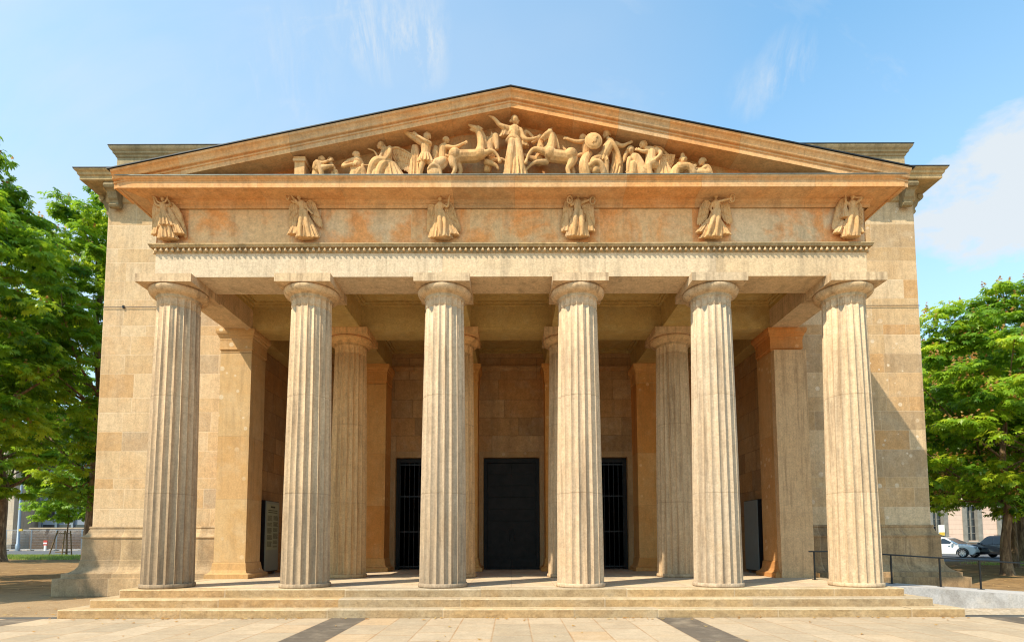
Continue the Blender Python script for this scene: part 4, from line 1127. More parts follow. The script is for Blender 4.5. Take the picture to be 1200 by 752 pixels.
# ------------------------------------------------------------------ cars
def car(name, x, y, yaw, paint, label, boxy=False, L=4.45, W=1.82, H=1.6):
    t = tag(empty(name, (x, y, 0)), label, 'car', 'cars parked along the street')
    # local frame: +x forward; side outline of the painted lower body, then the cabin
    hl = L / 2
    if boxy:
        low = [(-hl, .42), (-hl - .02, .95), (-hl + .05, 1.05), (.55, 1.06), (hl - .35, 1.02), (hl - .08, .92), (hl, .75), (hl - .02, .38), (hl - .2, .26), (-hl + .15, .28)]
        cab = [(-hl + .06, 1.04), (-hl + .25, H - .07), (-hl + .5, H), (.15, H), (.35, H - .05), (.98, 1.04)]
    else:
        low = [(-hl + .02, .45), (-hl - .01, .85), (-hl + .12, 1.02), (.7, 1.04), (hl - .55, .95), (hl - .15, .83), (hl - .02, .66), (hl, .42), (hl - .18, .22), (-hl + .15, .26)]
        cab = [(-hl + .16, 1.0), (-hl + .55, H - .12), (-hl + .95, H - .02), (-.35, H), (.1, H - .06), (1.15, 1.01)]
    def arch(pts):
        return pts
    b = bmesh.new()
    def prism(poly, w0, w1, zr):
        # width shrinks with height above zr (tumblehome) and at nose and tail
        A, B = [], []
        for px, pz in poly:
            k = w0 - (w0 - w1) * max(0, min(1, (pz - zr) / (H - zr)))
            e = max(0, (abs(px) - (hl - .35)) / .37); k *= 1 - .10 * e * e
            A.append(b.verts.new((px, -k / 2, pz))); B.append(b.verts.new((px, k / 2, pz)))
        n = len(poly)
        b.faces.new(A[::-1]); b.faces.new(B)
        for i in range(n):
            j = (i + 1) % n; b.faces.new((A[i], A[j], B[j], B[i]))
    prism(low, W, W * .9, .6); prism(cab, W * .94, W * .74, 1.0)
    bmesh.ops.recalc_face_normals(b, faces=b.faces)
    bmesh.ops.bevel(b, geom=list(b.edges), offset=.05, segments=3, affect='EDGES', profile=.5, clamp_overlap=True)
    me = bpy.data.meshes.new('body'); b.to_mesh(me); b.free(); me.materials.append(paint)
    for p in me.polygons: p.use_smooth = True
    o = bpy.data.objects.new('body', me); COL.objects.link(o); o.parent = t
    def add(nm, mb, mat, par=None):
        q = bpy.data.objects.new(nm, mb.mesh(nm, mat)); COL.objects.link(q); q.parent = par or t; return q
    # side glass follows the cabin flank
    hw = lambda z: (W*.94 - (W*.94 - W*.74) * max(0, (z - 1.0) / (H - 1.0))) / 2
    def pane(poly, s_):
        m = MB(); P = [(px, s_ * (hw(pz) + .006), pz) for px, pz in poly]; m.face(P if s_ < 0 else P[::-1]); add('window', m, M['glass'])
    for s_ in (-1, 1):
        z0, z1 = 1.06, H - .14
        if boxy:
            for a, c in ((-hl + .42, -hl + 1.05), (-hl + 1.12, -.25), (-.18, .45)): pane([(a, z0), (c + (.28 if c > .4 else 0), z0), (c, z1), (a + .05, z1)], s_)
        else:
            pane([(-hl + .5, z0), (-hl + 1.15, z0), (-hl + 1.15, z1), (-hl + .85, z1)], s_); pane([(-hl + 1.22, z0), (-.22, z0), (-.22, z1 + .02), (-hl + 1.22, z1)], s_); pane([(-.15, z0), (.85, z0), (.1, z1), (-.15, z1 + .02)], s_)
    def strip(pa, pb, k0, nm, mat, off, w=.84):
        m = MB(); (xa, za), (xb, zb_) = pa, pb; d = Vector((xb - xa, 0, zb_ - za)).normalized(); nrm = Vector((-d.z, 0, d.x)) * off
        ya, yb_ = hw(za) * w, hw(zb_) * w
        m.face([Vector((xa, -ya, za)) + nrm, Vector((xb, -yb_, zb_)) + nrm, Vector((xb, yb_, zb_)) + nrm, Vector((xa, ya, za)) + nrm]); add(nm, m, mat)
    if boxy: strip((.95, 1.08), (.40, H - .1), 0, 'windscreen', M['glass'], -.012); strip((-hl + .08, 1.1), (-hl + .22, H - .14), 0, 'rear_window', M['glass'], .012)
    else: strip((1.08, 1.05), (.16, H - .1), 0, 'windscreen', M['glass'], -.012, .88); strip((-hl + .22, 1.07), (-hl + .5, H - .18), 0, 'rear_window', M['glass'], .012)
    # wheels
    for wx in (-hl + .82, hl - .86):
        for s_ in (-1, 1):
            m = MB(); n = 28; r = .345
            prof = [(r - .1, -.1), (r - .02, -.105), (r, -.07), (r, .07), (r - .02, .105), (r - .1, .1)]
            st_ = []
            for rr, d in prof: st_.append(m.idx([(rr * math.cos(2*PI*k/n), d, rr * math.sin(2*PI*k/n)) for k in range(n)]))
            for a, c in zip(st_, st_[1:]):
                for k in range(n): j = (k + 1) % n; m.raw((a + k, a + j, c + j, c + k))
            wo = bpy.data.objects.new('wheel', m.mesh('wheel', M['tyre'])); COL.objects.link(wo); wo.parent = t; wo.location = (wx, s_ * (W / 2 - .085), r)
            m = MB(); 
            for k in range(10):
                a = 2*PI*k/10; ca, sa = math.cos(a), math.sin(a); w = .035
                m.face([(.05*ca - w*sa, s_*.085, .05*sa + w*ca), (.05*ca + w*sa, s_*.085, .05*sa - w*ca), (.24*ca + w*.8*sa, s_*.09, .24*sa - w*.8*ca), (.24*ca - w*.8*sa, s_*.09, .24*sa + w*.8*ca)])
            ring = lambda rr, d: [(rr*math.cos(2*PI*k/n), d, rr*math.sin(2*PI*k/n)) for k in range(n)]
            A, B = m.idx(ring(.225, s_*.092)), m.idx(ring(.255, s_*.098))
            for k in range(n): m.raw((A + k, A + (k+1) % n, B + (k+1) % n, B + k))
            q = bpy.data.objects.new('rim', m.mesh('rim', M['alloy'])); COL.objects.link(q); q.parent = wo
            m = MB(); C_ = ring(.25, s_*.04); m.face(C_); q = bpy.data.objects.new('hub', m.mesh('hub', M['plastic'])); COL.objects.link(q); q.parent = wo
            # dark wheel-arch lip
            m = MB(); pts = [(wx + .41*math.cos(a), s_*(W/2 + .004), .345 + .41*math.sin(a), .03) for a in np.linspace(-.2, PI + .2, 14)]; m.tube(pts, 6, spline=False); add('wheel_arch', m, M['plastic'])
    for s_ in (-1, 1):
        m = MB(); m.ell((hl - .12, s_ * W * .36, .80 if not boxy else .86), (.11, .2 if not boxy else .11, .075 if not boxy else .1), 0, rotz=-s_*.35); add('headlight', m, M['lamp'])
        m = MB(); m.box(-hl - .03, -hl + .1, s_*W*.41 - .1, s_*W*.41 + .1, .78, 1.0); add('tail_light', m, M['redlamp'])
        m = MB(); m.ell((.72, s_ * (W / 2 + .08), 1.1), (.09, .12, .08)); add('mirror', m, paint)
        m = MB(); m.tube([(-hl + .8, s_*W*.35, H + .02, .018), (-.2, s_*W*.35, H + .03, .018)], 8, spline=False); add('roof_rail', m, M['plastic'])
        for hx in (-.55, .45):
            m = MB(); m.box(hx - .09, hx + .09, s_*(W*.495) - .03, s_*(W*.495) + .03, .93, .96); add('handle', m, paint)
    m = MB(); m.box(hl - .07, hl + .012, -.36, .36, .62, .8); add('grille', m, M['plastic'])
    m = MB(); m.box(hl - .1, hl + .018, -.72, .72, .28, .42); add('bumper', m, M['plastic'])
    m = MB(); m.box(-hl - .03, -hl + .1, -.75, .75, .32, .5); add('bumper', m, M['plastic'])
    m = MB(); m.box(hl + .0, hl + .024, -.26, .26, .47, .58); add('number_plate', m, M['white'])
    t.rotation_euler.z = yaw
    return t
car('parked_car', 35.6, 44.6, math.radians(-66), M['carwhite'], 'white SUV with its nose towards the plaza, parked beyond the right tower')
car('parked_car', 37.2, 41.8, math.radians(97), M['carblack'], 'black boxy SUV parked next to the white one, half hidden by a tree trunk', True, 4.25, 1.8, 1.68)
# ------------------------------------------------------------------ sculpture
FP = 640.; PT = math.atan(.07); HC = 1.526
def zoom_map(ox, oy, s, Y):
    """photo measurements to metres on the sculpture's own wall plane"""
    c, sn = math.cos(PT), math.sin(PT); y0 = 631 - FP * math.tan(PT)
    def f(u, v):
        px, py = ox + u / s, oy + v / s
        k = (y0 - py) / FP; z = Y * (k*c + sn) / (c - k*sn); fw = Y*c + z*sn
        return (px - 599.5) * fw / FP, z + HC
    mpp = (Y + .7) / FP / s
    return f, mpp
class Fig:
    def __init__(s, mp, Y):
        s.f, s.k = mp; s.Y = Y; s.b = MB(); s.extra = []
    def p(s, u, v, d=0.): x, z = s.f(u, v); return (x, s.Y - d, z)
    def t(s, *pts, flat=1., n=10):
        """limb through (u, v, r[, depth])"""
        q = []
        for a in pts:
            x, y, z = s.p(a[0], a[1], a[3] if len(a) > 3 else 0.); q.append((x, y, z, a[2] * s.k))
        s.b.tube(q, n, flat); return s
    def e(s, u, v, ru, rv, d=0., dep=None, rot=0.):
        x, y, z = s.p(u, v, d); s.b.ell((x, y, z), (ru*s.k, (dep if dep is not None else min(ru, rv)*s.k), rv*s.k), rot); return s
    def head(s, u, v, r, d=.06, face=0, hair='bun', look=0):
        """skull, jaw, brow, nose, ears and hair; face -1 looks left, 1 right, 0 out"""
        k = r
        s.e(u, v, k*.80, k, d, k*.86*s.k); s.e(u + face*k*.22, v + k*.38, k*.55, k*.62, d + (0 if face else k*.2*s.k), k*.6*s.k)
        if face:
            s.e(u + face*k*.86, v + k*.18, k*.22, k*.2, d, k*.16*s.k); s.e(u + face*k*.66, v + k*.55, k*.2, k*.1, d, k*.2*s.k); s.e(u + face*k*.62, v - k*.15, k*.2, k*.1, d, k*.45*s.k); s.e(u + face*k*.58, v + k*.82, k*.24, k*.18, d, k*.25*s.k)
            s.e(u - face*k*.12, v + k*.1, k*.12, k*.22, d + k*.82*s.k, k*.1*s.k)
        else:
            dd = d + k*.84*s.k
            s.e(u, v + k*.2, k*.14, k*.26, dd, k*.2*s.k); s.e(u, v + k*.58, k*.24, k*.08, dd - k*.06*s.k, k*.1*s.k)
            for q in (-1, 1): s.e(u + q*k*.32, v - k*.14, k*.26, k*.09, dd - k*.08*s.k, k*.12*s.k); s.e(u + q*k*.84, v + k*.1, k*.1, k*.22, d, k*.16*s.k)
        if hair == 'bun':
            s.e(u - face*k*.15, v - k*.3, k*.9, k*.8, d - .01, k*.95*s.k); s.e(u - (face or .1)*k*1.0, v + k*.1, k*.42, k*.4, d - .02, k*.4*s.k)
        elif hair == 'curl':
            for i in range(9): a = PI*(.05 + .9*i/8) ; s.e(u + k*.85*math.cos(a) - face*k*.12, v - k*.85*math.sin(a) + k*.05, k*.3, k*.3, d, k*.6*s.k)
        elif hair == 'helm':
            s.e(u - face*k*.08, v - k*.35, k*.98, k*.85, d, k*1.02*s.k)
            s.t((u + face*k*.7, v - k*1.0, k*.2, d), (u - face*k*.1, v - k*1.5, k*.26, d), (u - face*k*1.0, v - k*.9, k*.24, d), (u - face*k*1.15, v + k*.3, k*.12, d), flat=.8)
        return s
    def hand(s, u, v, du, dv, r, d=0.):
        """palm, four unequal fingers and a thumb pointing along (du, dv)"""
        L = math.hypot(du, dv) or 1; du, dv = du/L, dv/L; nu, nv = -dv, du
        s.t((u, v, r*.9, d), (u + du*r*1.5, v + dv*r*1.5, r*.95, d), flat=.6)
        for i, f in enumerate((.85, 1.05, 1., .75)):
            o = (i - 1.5) * r * .5
            s.t((u + du*r*1.4 + nu*o, v + dv*r*1.4 + nv*o, r*.34, d), (u + du*r*(1.5 + 1.0*f) + nu*o*1.25, v + dv*r*(1.5 + 1.0*f) + nv*o*1.25, r*.3, d + .006), (u + du*r*(1.4 + 1.7*f) + nu*o*1.3, v + dv*r*(1.4 + 1.7*f) + nv*o*1.3, r*.24, d - .006), n=6)
        s.t((u + nu*r*.7, v + nv*r*.7, r*.36, d), (u + du*r*.9 + nu*r*1.5, v + dv*r*.9 + nv*r*1.5, r*.28, d + .01), n=6)
        return s
    def arm(s, *pts, hand=True):
        s.t(*pts)
        if hand:
            a, b = pts[-2], pts[-1]; s.hand(b[0], b[1], b[0] - a[0], b[1] - a[1], max(6, b[2]*1.05), b[3] if len(b) > 3 else 0.)
        return s
    def drape(s, u0, v0, w0, u1, v1, w1, folds=7, dep0=.1, dep1=.16, d=.02, amp=.22, bend=0., seed=1, hem=.0):
        """a skirt or cloak as a fluted closed cone from (u0, v0) down to (u1, v1)"""
        g = random.Random(seed); ph = g.random() * 6; n = 72; st = []
        for i in range(15):
            t = i / 14; cu = u0 + (u1 - u0)*t + bend*math.sin(PI*t); cv = v0 + (v1 - v0)*t
            w = w0 + (w1 - w0) * t**.85; dp = dep0 + (dep1 - dep0)*t
            ring = []
            for k in range(n):
                a = 2*PI*k/n
                f = 1 + 1.7*amp*(t**.6)*(math.cos(folds*2*a + ph + .8*math.sin(3*t)) *.6 + .4*math.cos(folds*3.1*a + ph*2))*.8
                x, y, z = s.p(cu + w*math.cos(a)*f, cv + hem*t*math.cos(2*a + ph)*w, d)
                ring.append((x, y - dp*math.sin(a)*f, z))
            st.append(s.b.idx(ring))
        for a, b in zip(st, st[1:]):
            for k in range(n): j = (k+1) % n; s.b.raw((a + k, b + k, b + j, a + j))
        s.b.raw([st[0] + k for k in range(n)]); s.b.raw([st[-1] + k for k in reversed(range(n))])
        return s
    def body(s, name, label, cat, group, mat, voxel=.0125, part=False, parent=None):
        me = remesh(s.b, voxel, 1); me.name = name
        me.materials.clear(); me.materials.append(mat)
        a = me.attributes.get('tint') or me.attributes.new('tint', 'FLOAT', 'FACE'); a.data.foreach_set('value', [.5] * len(me.polygons)) if a.domain == 'FACE' else None
        a = me.attributes.get('blk') or me.attributes.new('blk', 'FLOAT_COLOR', 'CORNER'); a.data.foreach_set('color', np.full(4 * len(a.data), 9., dtype=np.float32))
        o = bpy.data.objects.new(name, me); COL.objects.link(o)
        if parent is None: tag(o, label, cat, group); WORLD[o.name] = Vector((0, 0, 0))
        else: o.parent = parent
        return o
def piece(par, name, mb, mat):
    o = bpy.data.objects.new(name, mb.mesh(name, mat)); COL.objects.link(o); o.parent = par; return o
def wing(F, par, lead, tips, n=11, d=.0, r=None, mat=None, name='wing'):
    """layered feathers fanned from the leading edge to the tips"""
    mb = MB()
    def at(poly, t):
        x = t * (len(poly) - 1); i = min(int(x), len(poly) - 2); f = x - i
        return [poly[i][k] + (poly[i+1][k] - poly[i][k]) * f for k in range(2)]
    L = sum(math.dist(lead[i], lead[i+1]) for i in range(len(lead) - 1)); T = sum(math.dist(tips[i], tips[i+1]) for i in range(len(tips) - 1))
    for layer, (fr, dd) in enumerate(((1., 0), (.62, .022), (.36, .04))):
        for i in range(n):
            t = i / (n - 1); a, b = at(lead, t), at(tips, t)
            b = [a[k] + (b[k] - a[k]) * fr * (1 - .05*(i % 2)) for k in range(2)]
            r0 = max(L, T*.7) / n * .75; r1 = T / n * .85 * (fr + .25)
            q = []
            for f, rr in ((0, r0*.8), (.45, (r0 + r1)*.5), (.85, r1), (1, r1*.55)):
                x, y, z = F.p(a[0] + (b[0]-a[0])*f, a[1] + (b[1]-a[1])*f, d + dd + .006*(i % 2) - .01*f); q.append((x, y, z, rr*F.k))
            mb.tube(q, 8, .42)
    q = []
    for i in range(9):
        a = at(lead, i/8); x, y, z = F.p(a[0], a[1], d + .05); q.append((x, y, z, L*.055*F.k*(1.1 - .5*i/8)))
    mb.tube(q, 10, .8)
    return piece(par, name, mb, mat)
def ring(F, par, u, v, ru, rv, d, r, mat, name='wreath'):
    mb = MB(); n = 26; q = []
    for i in range(n + 1):
        a = 2*PI*i/n; x, y, z = F.p(u + ru*math.cos(a), v + rv*math.sin(a), d); q.append((x, y, z, r*F.k*(1 + .25*(i % 2))))
    mb.tube(q, 8, spline=False, caps=False); return piece(par, name, mb, mat)

# six winged victories on the frieze ---------------------------------------------
NG = 'winged victories on the frieze'; S = 10.75; NY = 11.50; MR = M['relief']
def victory(ox, label, build):
    F = Fig(zoom_map(ox, 220, S, NY), NY); post = build(F)
    o = F.body('victory_figure', label, 'relief figure', NG, MR, .0085)
    post(F, o)
def v1(F):
    F.head(258, 162, 30, .07).t((258, 185, 15, .05), (258, 215, 18, .05)).t((220, 238, 24, .04), (262, 236, 36, .05), (302, 238, 24, .04)).t((262, 240, 48, .04), (264, 300, 40, .05), (265, 335, 38, .05))
    F.arm((222, 240, 20, .04), (172, 225, 16, .07), (158, 158, 11, .1)); F.arm((304, 240, 20, .04), (352, 222, 16, .07), (326, 165, 11, .1))
    F.drape(265, 325, 44, 300, 498, 96, 6, .07, .10, .05, .24, seed=2); F.drape(262, 400, 50, 305, 648, 112, 8, .06, .10, .02, .26, seed=3)
    F.t((240, 480, 26, .07), (262, 560, 20, .08), (268, 640, 15, .09)).t((330, 480, 26, .07), (350, 570, 20, .08), (352, 640, 15, .09))
    F.drape(315, 250, 20, 448, 588, 68, 5, .03, .07, .02, .3, seed=9); F.drape(190, 330, 30, 150, 590, 55, 4, .03, .06, .0, .3, seed=4)
    def post(F, o):
        wing(F, o, [(225, 215), (165, 185), (128, 215), (118, 300)], [(215, 440), (190, 560), (150, 590), (112, 520)], 9, -.02, mat=MR); wing(F, o, [(310, 215), (360, 195), (415, 245), (455, 320)], [(380, 400), (440, 510), (480, 560), (506, 600)], 9, -.02, mat=MR)
        mb = MB(); mb.tube([(*F.p(u, v, .11), 9*F.k) for u, v in ((145, 150), (165, 140), (185, 165), (205, 205), (255, 222), (303, 205), (322, 165), (330, 150))], 8); piece(o, 'garland', mb, MR)
    return post
def v2(F):
    F.head(296, 140, 29, .07).t((300, 165, 14, .05), (308, 195, 17, .05)).t((282, 215, 24, .04), (325, 208, 34, .05), (368, 220, 24, .04)).t((325, 215, 48, .04), (335, 275, 40, .05), (342, 310, 40, .05))
    F.arm((280, 205, 18, .05), (232, 160, 14, .09), (196, 112, 10, .12)); F.arm((370, 222, 20, .04), (400, 280, 15, .06), (440, 320, 11, .06))
    F.t((280, 212, 14, .04), (235, 200, 12, .06), (205, 186, 9, .07))
    F.drape(340, 300, 44, 400, 640, 140, 8, .07, .085, .03, .26, seed=5, hem=.06); F.drape(235, 430, 25, 205, 590, 62, 4, .03, .07, .01, .3, seed=6)
    F.t((330, 320, 36, .07), (322, 480, 28, .10), (318, 630, 18, .10)).t((372, 330, 36, .07), (402, 480, 26, .10), (435, 630, 16, .09))
    def post(F, o):
        wing(F, o, [(275, 205), (225, 195), (180, 215), (172, 270)], [(265, 370), (235, 440), (195, 470), (160, 475)], 9, -.02, mat=MR); wing(F, o, [(375, 235), (395, 180), (435, 165), (480, 200)], [(440, 350), (490, 430), (530, 470), (572, 486)], 10, -.02, mat=MR)
        ring(F, o, 165, 140, 20, 46, .12, 7, MR)
    return post
def v3(F):
    F.head(287, 165, 29, .07).t((287, 190, 13, .05), (285, 220, 17, .05)).t((245, 240, 22, .04), (285, 235, 34, .05), (330, 240, 24, .04)).t((287, 240, 48, .04), (290, 285, 40, .05), (292, 320, 38, .05))
    F.arm((240, 245, 18, .05), (235, 330, 15, .06), (242, 410, 10, .07)); F.arm((330, 240, 19, .05), (385, 262, 15, .07), (400, 180, 10, .1))
    F.drape(292, 290, 40, 290, 640, 135, 9, .07, .085, .02, .26, seed=7, hem=.05); F.drape(350, 330, 26, 450, 600, 80, 5, .04, .08, .0, .3, seed=8)
    F.t((280, 330, 34, .07), (290, 460, 30, .11), (300, 620, 17, .09)).t((320, 330, 30, .07), (350, 460, 26, .10), (352, 620, 16, .09))
    def post(F, o):
        wing(F, o, [(235, 260), (190, 222), (150, 230), (135, 300)], [(235, 500), (200, 590), (160, 590), (130, 545)], 9, -.02, mat=MR); wing(F, o, [(340, 230), (400, 195), (440, 230), (462, 300)], [(380, 430), (460, 520), (500, 540), (532, 530)], 9, -.02, mat=MR)
        mb = MB(); mb.tube([(*F.p(400, 200, .1), 7*F.k), (*F.p(414, 130, .12), 9*F.k)], 8); piece(o, 'staff', mb, MR)
    return post
def v4(F):
    F.head(320, 130, 29, .07).t((318, 155, 13, .05), (316, 185, 17, .05)).t((262, 205, 22, .04), (315, 198, 36, .05), (368, 208, 22, .04)).t((315, 210, 52, .04), (315, 280, 46, .05), (318, 325, 46, .05))
    F.arm((262, 208, 19, .05), (232, 250, 15, .08), (214, 205, 10, .11)); F.arm((370, 208, 19, .05), (420, 200, 15, .08), (478, 185, 10, .1))
    F.drape(318, 320, 52, 315, 632, 140, 9, .07, .085, .02, .24, seed=10, hem=.04)
    F.t((295, 330, 36, .07), (280, 470, 30, .11), (268, 620, 18, .1)).t((345, 330, 36, .07), (362, 470, 30, .11), (368, 620, 18, .1))
    F.drape(180, 330, 24, 160, 560, 50, 4, .03, .06, 0, .3, seed=11); F.drape(440, 330, 24, 485, 560, 50, 4, .03, .06, 0, .3, seed=12)
    def post(F, o):
        wing(F, o, [(262, 205), (210, 180), (165, 190), (145, 260)], [(235, 450), (195, 520), (150, 530), (122, 480)], 9, -.02, mat=MR); wing(F, o, [(370, 190), (405, 155), (460, 170), (505, 240)], [(400, 400), (460, 470), (500, 510), (522, 470)], 9, -.02, mat=MR)
        ring(F, o, 212, 196, 30, 46, .12, 8, MR); ring(F, o, 497, 208, 30, 46, .12, 8, MR)
    return post
def v5(F):
    F.head(328, 142, 29, .07).t((325, 168, 13, .05), (325, 200, 17, .05)).t((285, 225, 24, .04), (328, 215, 36, .05), (370, 225, 22, .04)).t((328, 225, 50, .04), (335, 285, 44, .05), (335, 320, 42, .05))
    F.arm((285, 228, 20, .06), (370, 215, 16, .11), (482, 192, 11, .13)); F.arm((285, 240, 18, .05), (262, 280, 14, .06), (275, 330, 10, .07))
    F.drape(330, 290, 46, 275, 645, 125, 8, .07, .085, .02, .26, seed=13, hem=.05, bend=10); F.drape(250, 400, 24, 135, 575, 50, 4, .04, .06, .0, .3, seed=14); F.drape(395, 420, 20, 450, 600, 70, 4, .03, .06, 0, .3, seed=15)
    F.t((315, 330, 38, .07), (265, 480, 28, .11), (215, 630, 17, .1)).t((352, 330, 36, .07), (338, 480, 28, .1), (325, 635, 17, .09))
    def post(F, o):
        wing(F, o, [(270, 225), (235, 180), (195, 180), (150, 240)], [(215, 400), (175, 440), (145, 470), (115, 455)], 9, -.02, mat=MR); wing(F, o, [(375, 215), (410, 165), (460, 175), (500, 240)], [(420, 360), (470, 430), (510, 455), (545, 430)], 9, -.02, mat=MR)
        ring(F, o, 518, 185, 26, 46, .13, 8, MR)
    return post
def v6(F):
    F.head(348, 150, 30, .07).t((348, 176, 13, .05), (348, 205, 17, .05)).t((305, 225, 22, .04), (348, 218, 36, .05), (392, 222, 22, .04)).t((348, 228, 48, .04), (350, 280, 40, .05), (350, 305, 40, .05))
    F.arm((395, 222, 19, .05), (465, 170, 14, .09), (395, 158, 9, .07)); F.arm((302, 225, 18, .05), (262, 215, 14, .08), (250, 140, 10, .1))
    F.drape(352, 300, 44, 345, 640, 110, 8, .07, .085, .02, .24, seed=16, hem=.05); F.drape(265, 200, 14, 262, 400, 40, 4, .03, .05, .04, .3, seed=17); F.drape(250, 430, 24, 175, 585, 48, 4, .03, .06, 0, .3, seed=18); F.drape(440, 470, 24, 470, 585, 45, 4, .03, .06, 0, .3, seed=19)
    F.t((335, 320, 36, .07), (305, 470, 28, .11), (285, 630, 18, .1)).t((375, 320, 34, .07), (392, 480, 26, .1), (395, 635, 16, .09))
    def post(F, o):
        wing(F, o, [(290, 235), (262, 150), (215, 180), (175, 260)], [(250, 420), (205, 510), (170, 560), (140, 520)], 9, -.02, mat=MR); wing(F, o, [(400, 220), (440, 200), (470, 240), (485, 320)], [(420, 400), (450, 450), (480, 470), (505, 450)], 9, -.02, mat=MR)
        mb = MB(); mb.tube([(*F.p(252, 140, .1), 8*F.k), (*F.p(266, 108, .12), 11*F.k)], 8); piece(o, 'staff', mb, MR)
    return post
for ox, lab, fn in ((170, 'winged victory in short tunic holding a looped garland, above the leftmost column', v1), (325, 'winged victory stretching both arms left to a hanging wreath, above the second column', v2),
                    (490, 'winged victory lowering one arm and raising a short staff, above the third column', v3), (648, 'winged victory facing out with a wreath in each hand, above the fourth column', v4),
                    (808, 'winged victory swinging one arm right to a wreath, above the fifth column', v5), (965, 'winged victory bending one arm behind her head, above the rightmost column', v6)):
    victory(ox, lab, fn)

# pediment group ------------------------------------------------------------------
PY = 11.36; PG = 'pediment sculptures'; MS = M['statue']; VX = .0095
A3 = zoom_map(340, 150, 8.571, PY); A4 = zoom_map(460, 130, 8.571, PY); A5 = zoom_map(560, 130, 8.571, PY); A6 = zoom_map(670, 140, 7.059, PY)
def fig(mp, name, label, build, post=None, cat='statue'):
    F = Fig(mp, PY); build(F); o = F.body(name, label, cat, PG, MS, VX)
    if post: post(F, o)
    return o
# altar block
F = Fig(A3, PY); mb = MB()
xa, xb = F.p(66, 345)[0], F.p(182, 345)[0]; z0 = 9.226
mb.box(xa+.02, xb-.02, PY-.12, PY+.2, z0, F.p(0, 372)[2], .4); mb.box(xa-.01, xb+.01, PY-.15, PY+.23, F.p(0, 372)[2], F.p(0, 350)[2], .6); mb.box(xa+.0, xb, PY-.14, PY+.22, F.p(0, 350)[2], F.p(0, 326)[2], .5)
tag(mb.build('stone_altar', MS), 'plain square altar block at the left end of the pediment sculptures', 'altar', PG)
def couple_a(F): F.head(335, 330, 34, .04, 1, 'curl').t((318, 350, 20, .03), (295, 395, 40, .02), (275, 460, 48, .0), (270, 540, 50, 0)).arm((310, 375, 20, .1), (365, 390, 15, .14), (415, 365, 11, .13)).t((285, 420, 40, .08), (300, 390, 34, .12), (330, 440, 28, .13), (350, 540, 24, .1)).t((300, 440, 30, .1), (380, 435, 25, .14), (455, 420, 16, .13))
fig(A3, 'seated_figure', 'seated curly haired figure leaning into an embrace beside the altar', couple_a)
def couple_b(F): F.head(410, 322, 29, .0, -1, 'curl').t((415, 345, 16, -.02), (425, 385, 30, -.03), (440, 450, 34, -.03), (450, 540, 40, -.03)).arm((435, 375, 15, 0), (462, 420, 13, .05), (440, 430, 10, .1)).t((440, 480, 30, 0), (470, 450, 26, .05), (490, 540, 22, .05))
fig(A3, 'child_figure', 'small child figure embraced by the seated one beside the altar', couple_b)
def recl(F): F.head(680, 282, 36, .03, 1, 'curl').t((682, 315, 20, .02), (690, 355, 46, .0), (660, 420, 48, .0), (650, 540, 56, 0)).t((612, 340, 30, 0), (690, 335, 40, .02), (730, 360, 24, 0)).arm((605, 345, 26, .03), (548, 405, 20, .07), (648, 398, 14, .13)).t((700, 470, 40, .03), (742, 435, 34, .06), (770, 540, 28, .06)).arm((735, 365, 22, 0), (740, 410, 16, .05), (700, 440, 11, .1))
fig(A3, 'reclining_figure', 'bare chested reclining man turning his head right, beside the embracing pair', recl)
def archer(F):
    F.head(920, 188, 36, .05, -1, 'bun').t((935, 215, 20, .03), (985, 240, 42, .02), (990, 300, 46, .02), (985, 350, 48, .03)).arm((1015, 225, 26, .06), (1018, 305, 18, .13), (965, 385, 12, .15)).arm((945, 255, 22, .05), (920, 320, 16, .08), (905, 345, 12, .1))
    F.t((985, 365, 56, .04), (900, 372, 48, .12), (850, 420, 38, .14), (815, 520, 30, .12)).t((1000, 380, 56, .03), (940, 420, 44, .12), (900, 540, 40, .12)).drape(1010, 360, 60, 1040, 560, 150, 8, .1, .16, .03, .2, seed=31).drape(880, 390, 45, 850, 560, 75, 6, .06, .1, .1, .22, seed=32)
def archer_post(F, o):
    wing(F, o, [(1010, 205), (1080, 192), (1160, 225), (1240, 275)], [(1090, 380), (1150, 400), (1200, 425), (1260, 445)], 12, -.06, mat=MS)
    mb = MB(); mb.tube([(*F.p(u, v, .04), r*F.k) for u, v, r in ((795, 222, 5), (850, 240, 8), (885, 290, 9), (885, 340, 9), (840, 380, 8), (750, 385, 5))], 8); piece(o, 'bow', mb, MS)
fig(A3, 'winged_woman', 'seated winged woman looking down over a bow, left part of the pediment', archer, archer_post)
def war1(F):
    F.head(352, 290, 36, .06, -1, 'helm').t((350, 320, 18, .04), (345, 355, 52, .03), (345, 410, 46, .04), (342, 445, 42, .05)).arm((305, 340, 30, .06), (225, 305, 24, .1), (115, 235, 14, .12)).arm((385, 355, 26, .08), (340, 345, 20, .14), (255, 288, 13, .15))
    F.drape(342, 440, 46, 345, 540, 78, 7, .08, .12, .05, .25, seed=33).t((318, 530, 34, .06), (300, 600, 26, .08), (285, 700, 20, .06)).t((385, 530, 34, .05), (430, 590, 26, .06), (445, 700, 20, .04)).drape(235, 340, 34, 225, 690, 55, 5, .05, .07, -.02, .3, seed=34)
def war1_post(F, o):
    mb = MB(); mb.tube([(*F.p(15, 204, .13), 3*F.k), (*F.p(60, 222, .13), 8*F.k), (*F.p(262, 292, .16), 8*F.k)], 8, .6, spline=False); mb.tube([(*F.p(246, 270, .16), 7*F.k), (*F.p(256, 306, .16), 7*F.k)], 6, spline=False); piece(o, 'sword', mb, MS)
    mb = MB(); x, y, z = F.p(438, 435, -.04); mb.ell((x, y, z), (42*F.k, .05, 108*F.k), .0); mb.ell((x, y-.03, z), (32*F.k, .05, 88*F.k)); piece(o, 'shield', mb, MS)
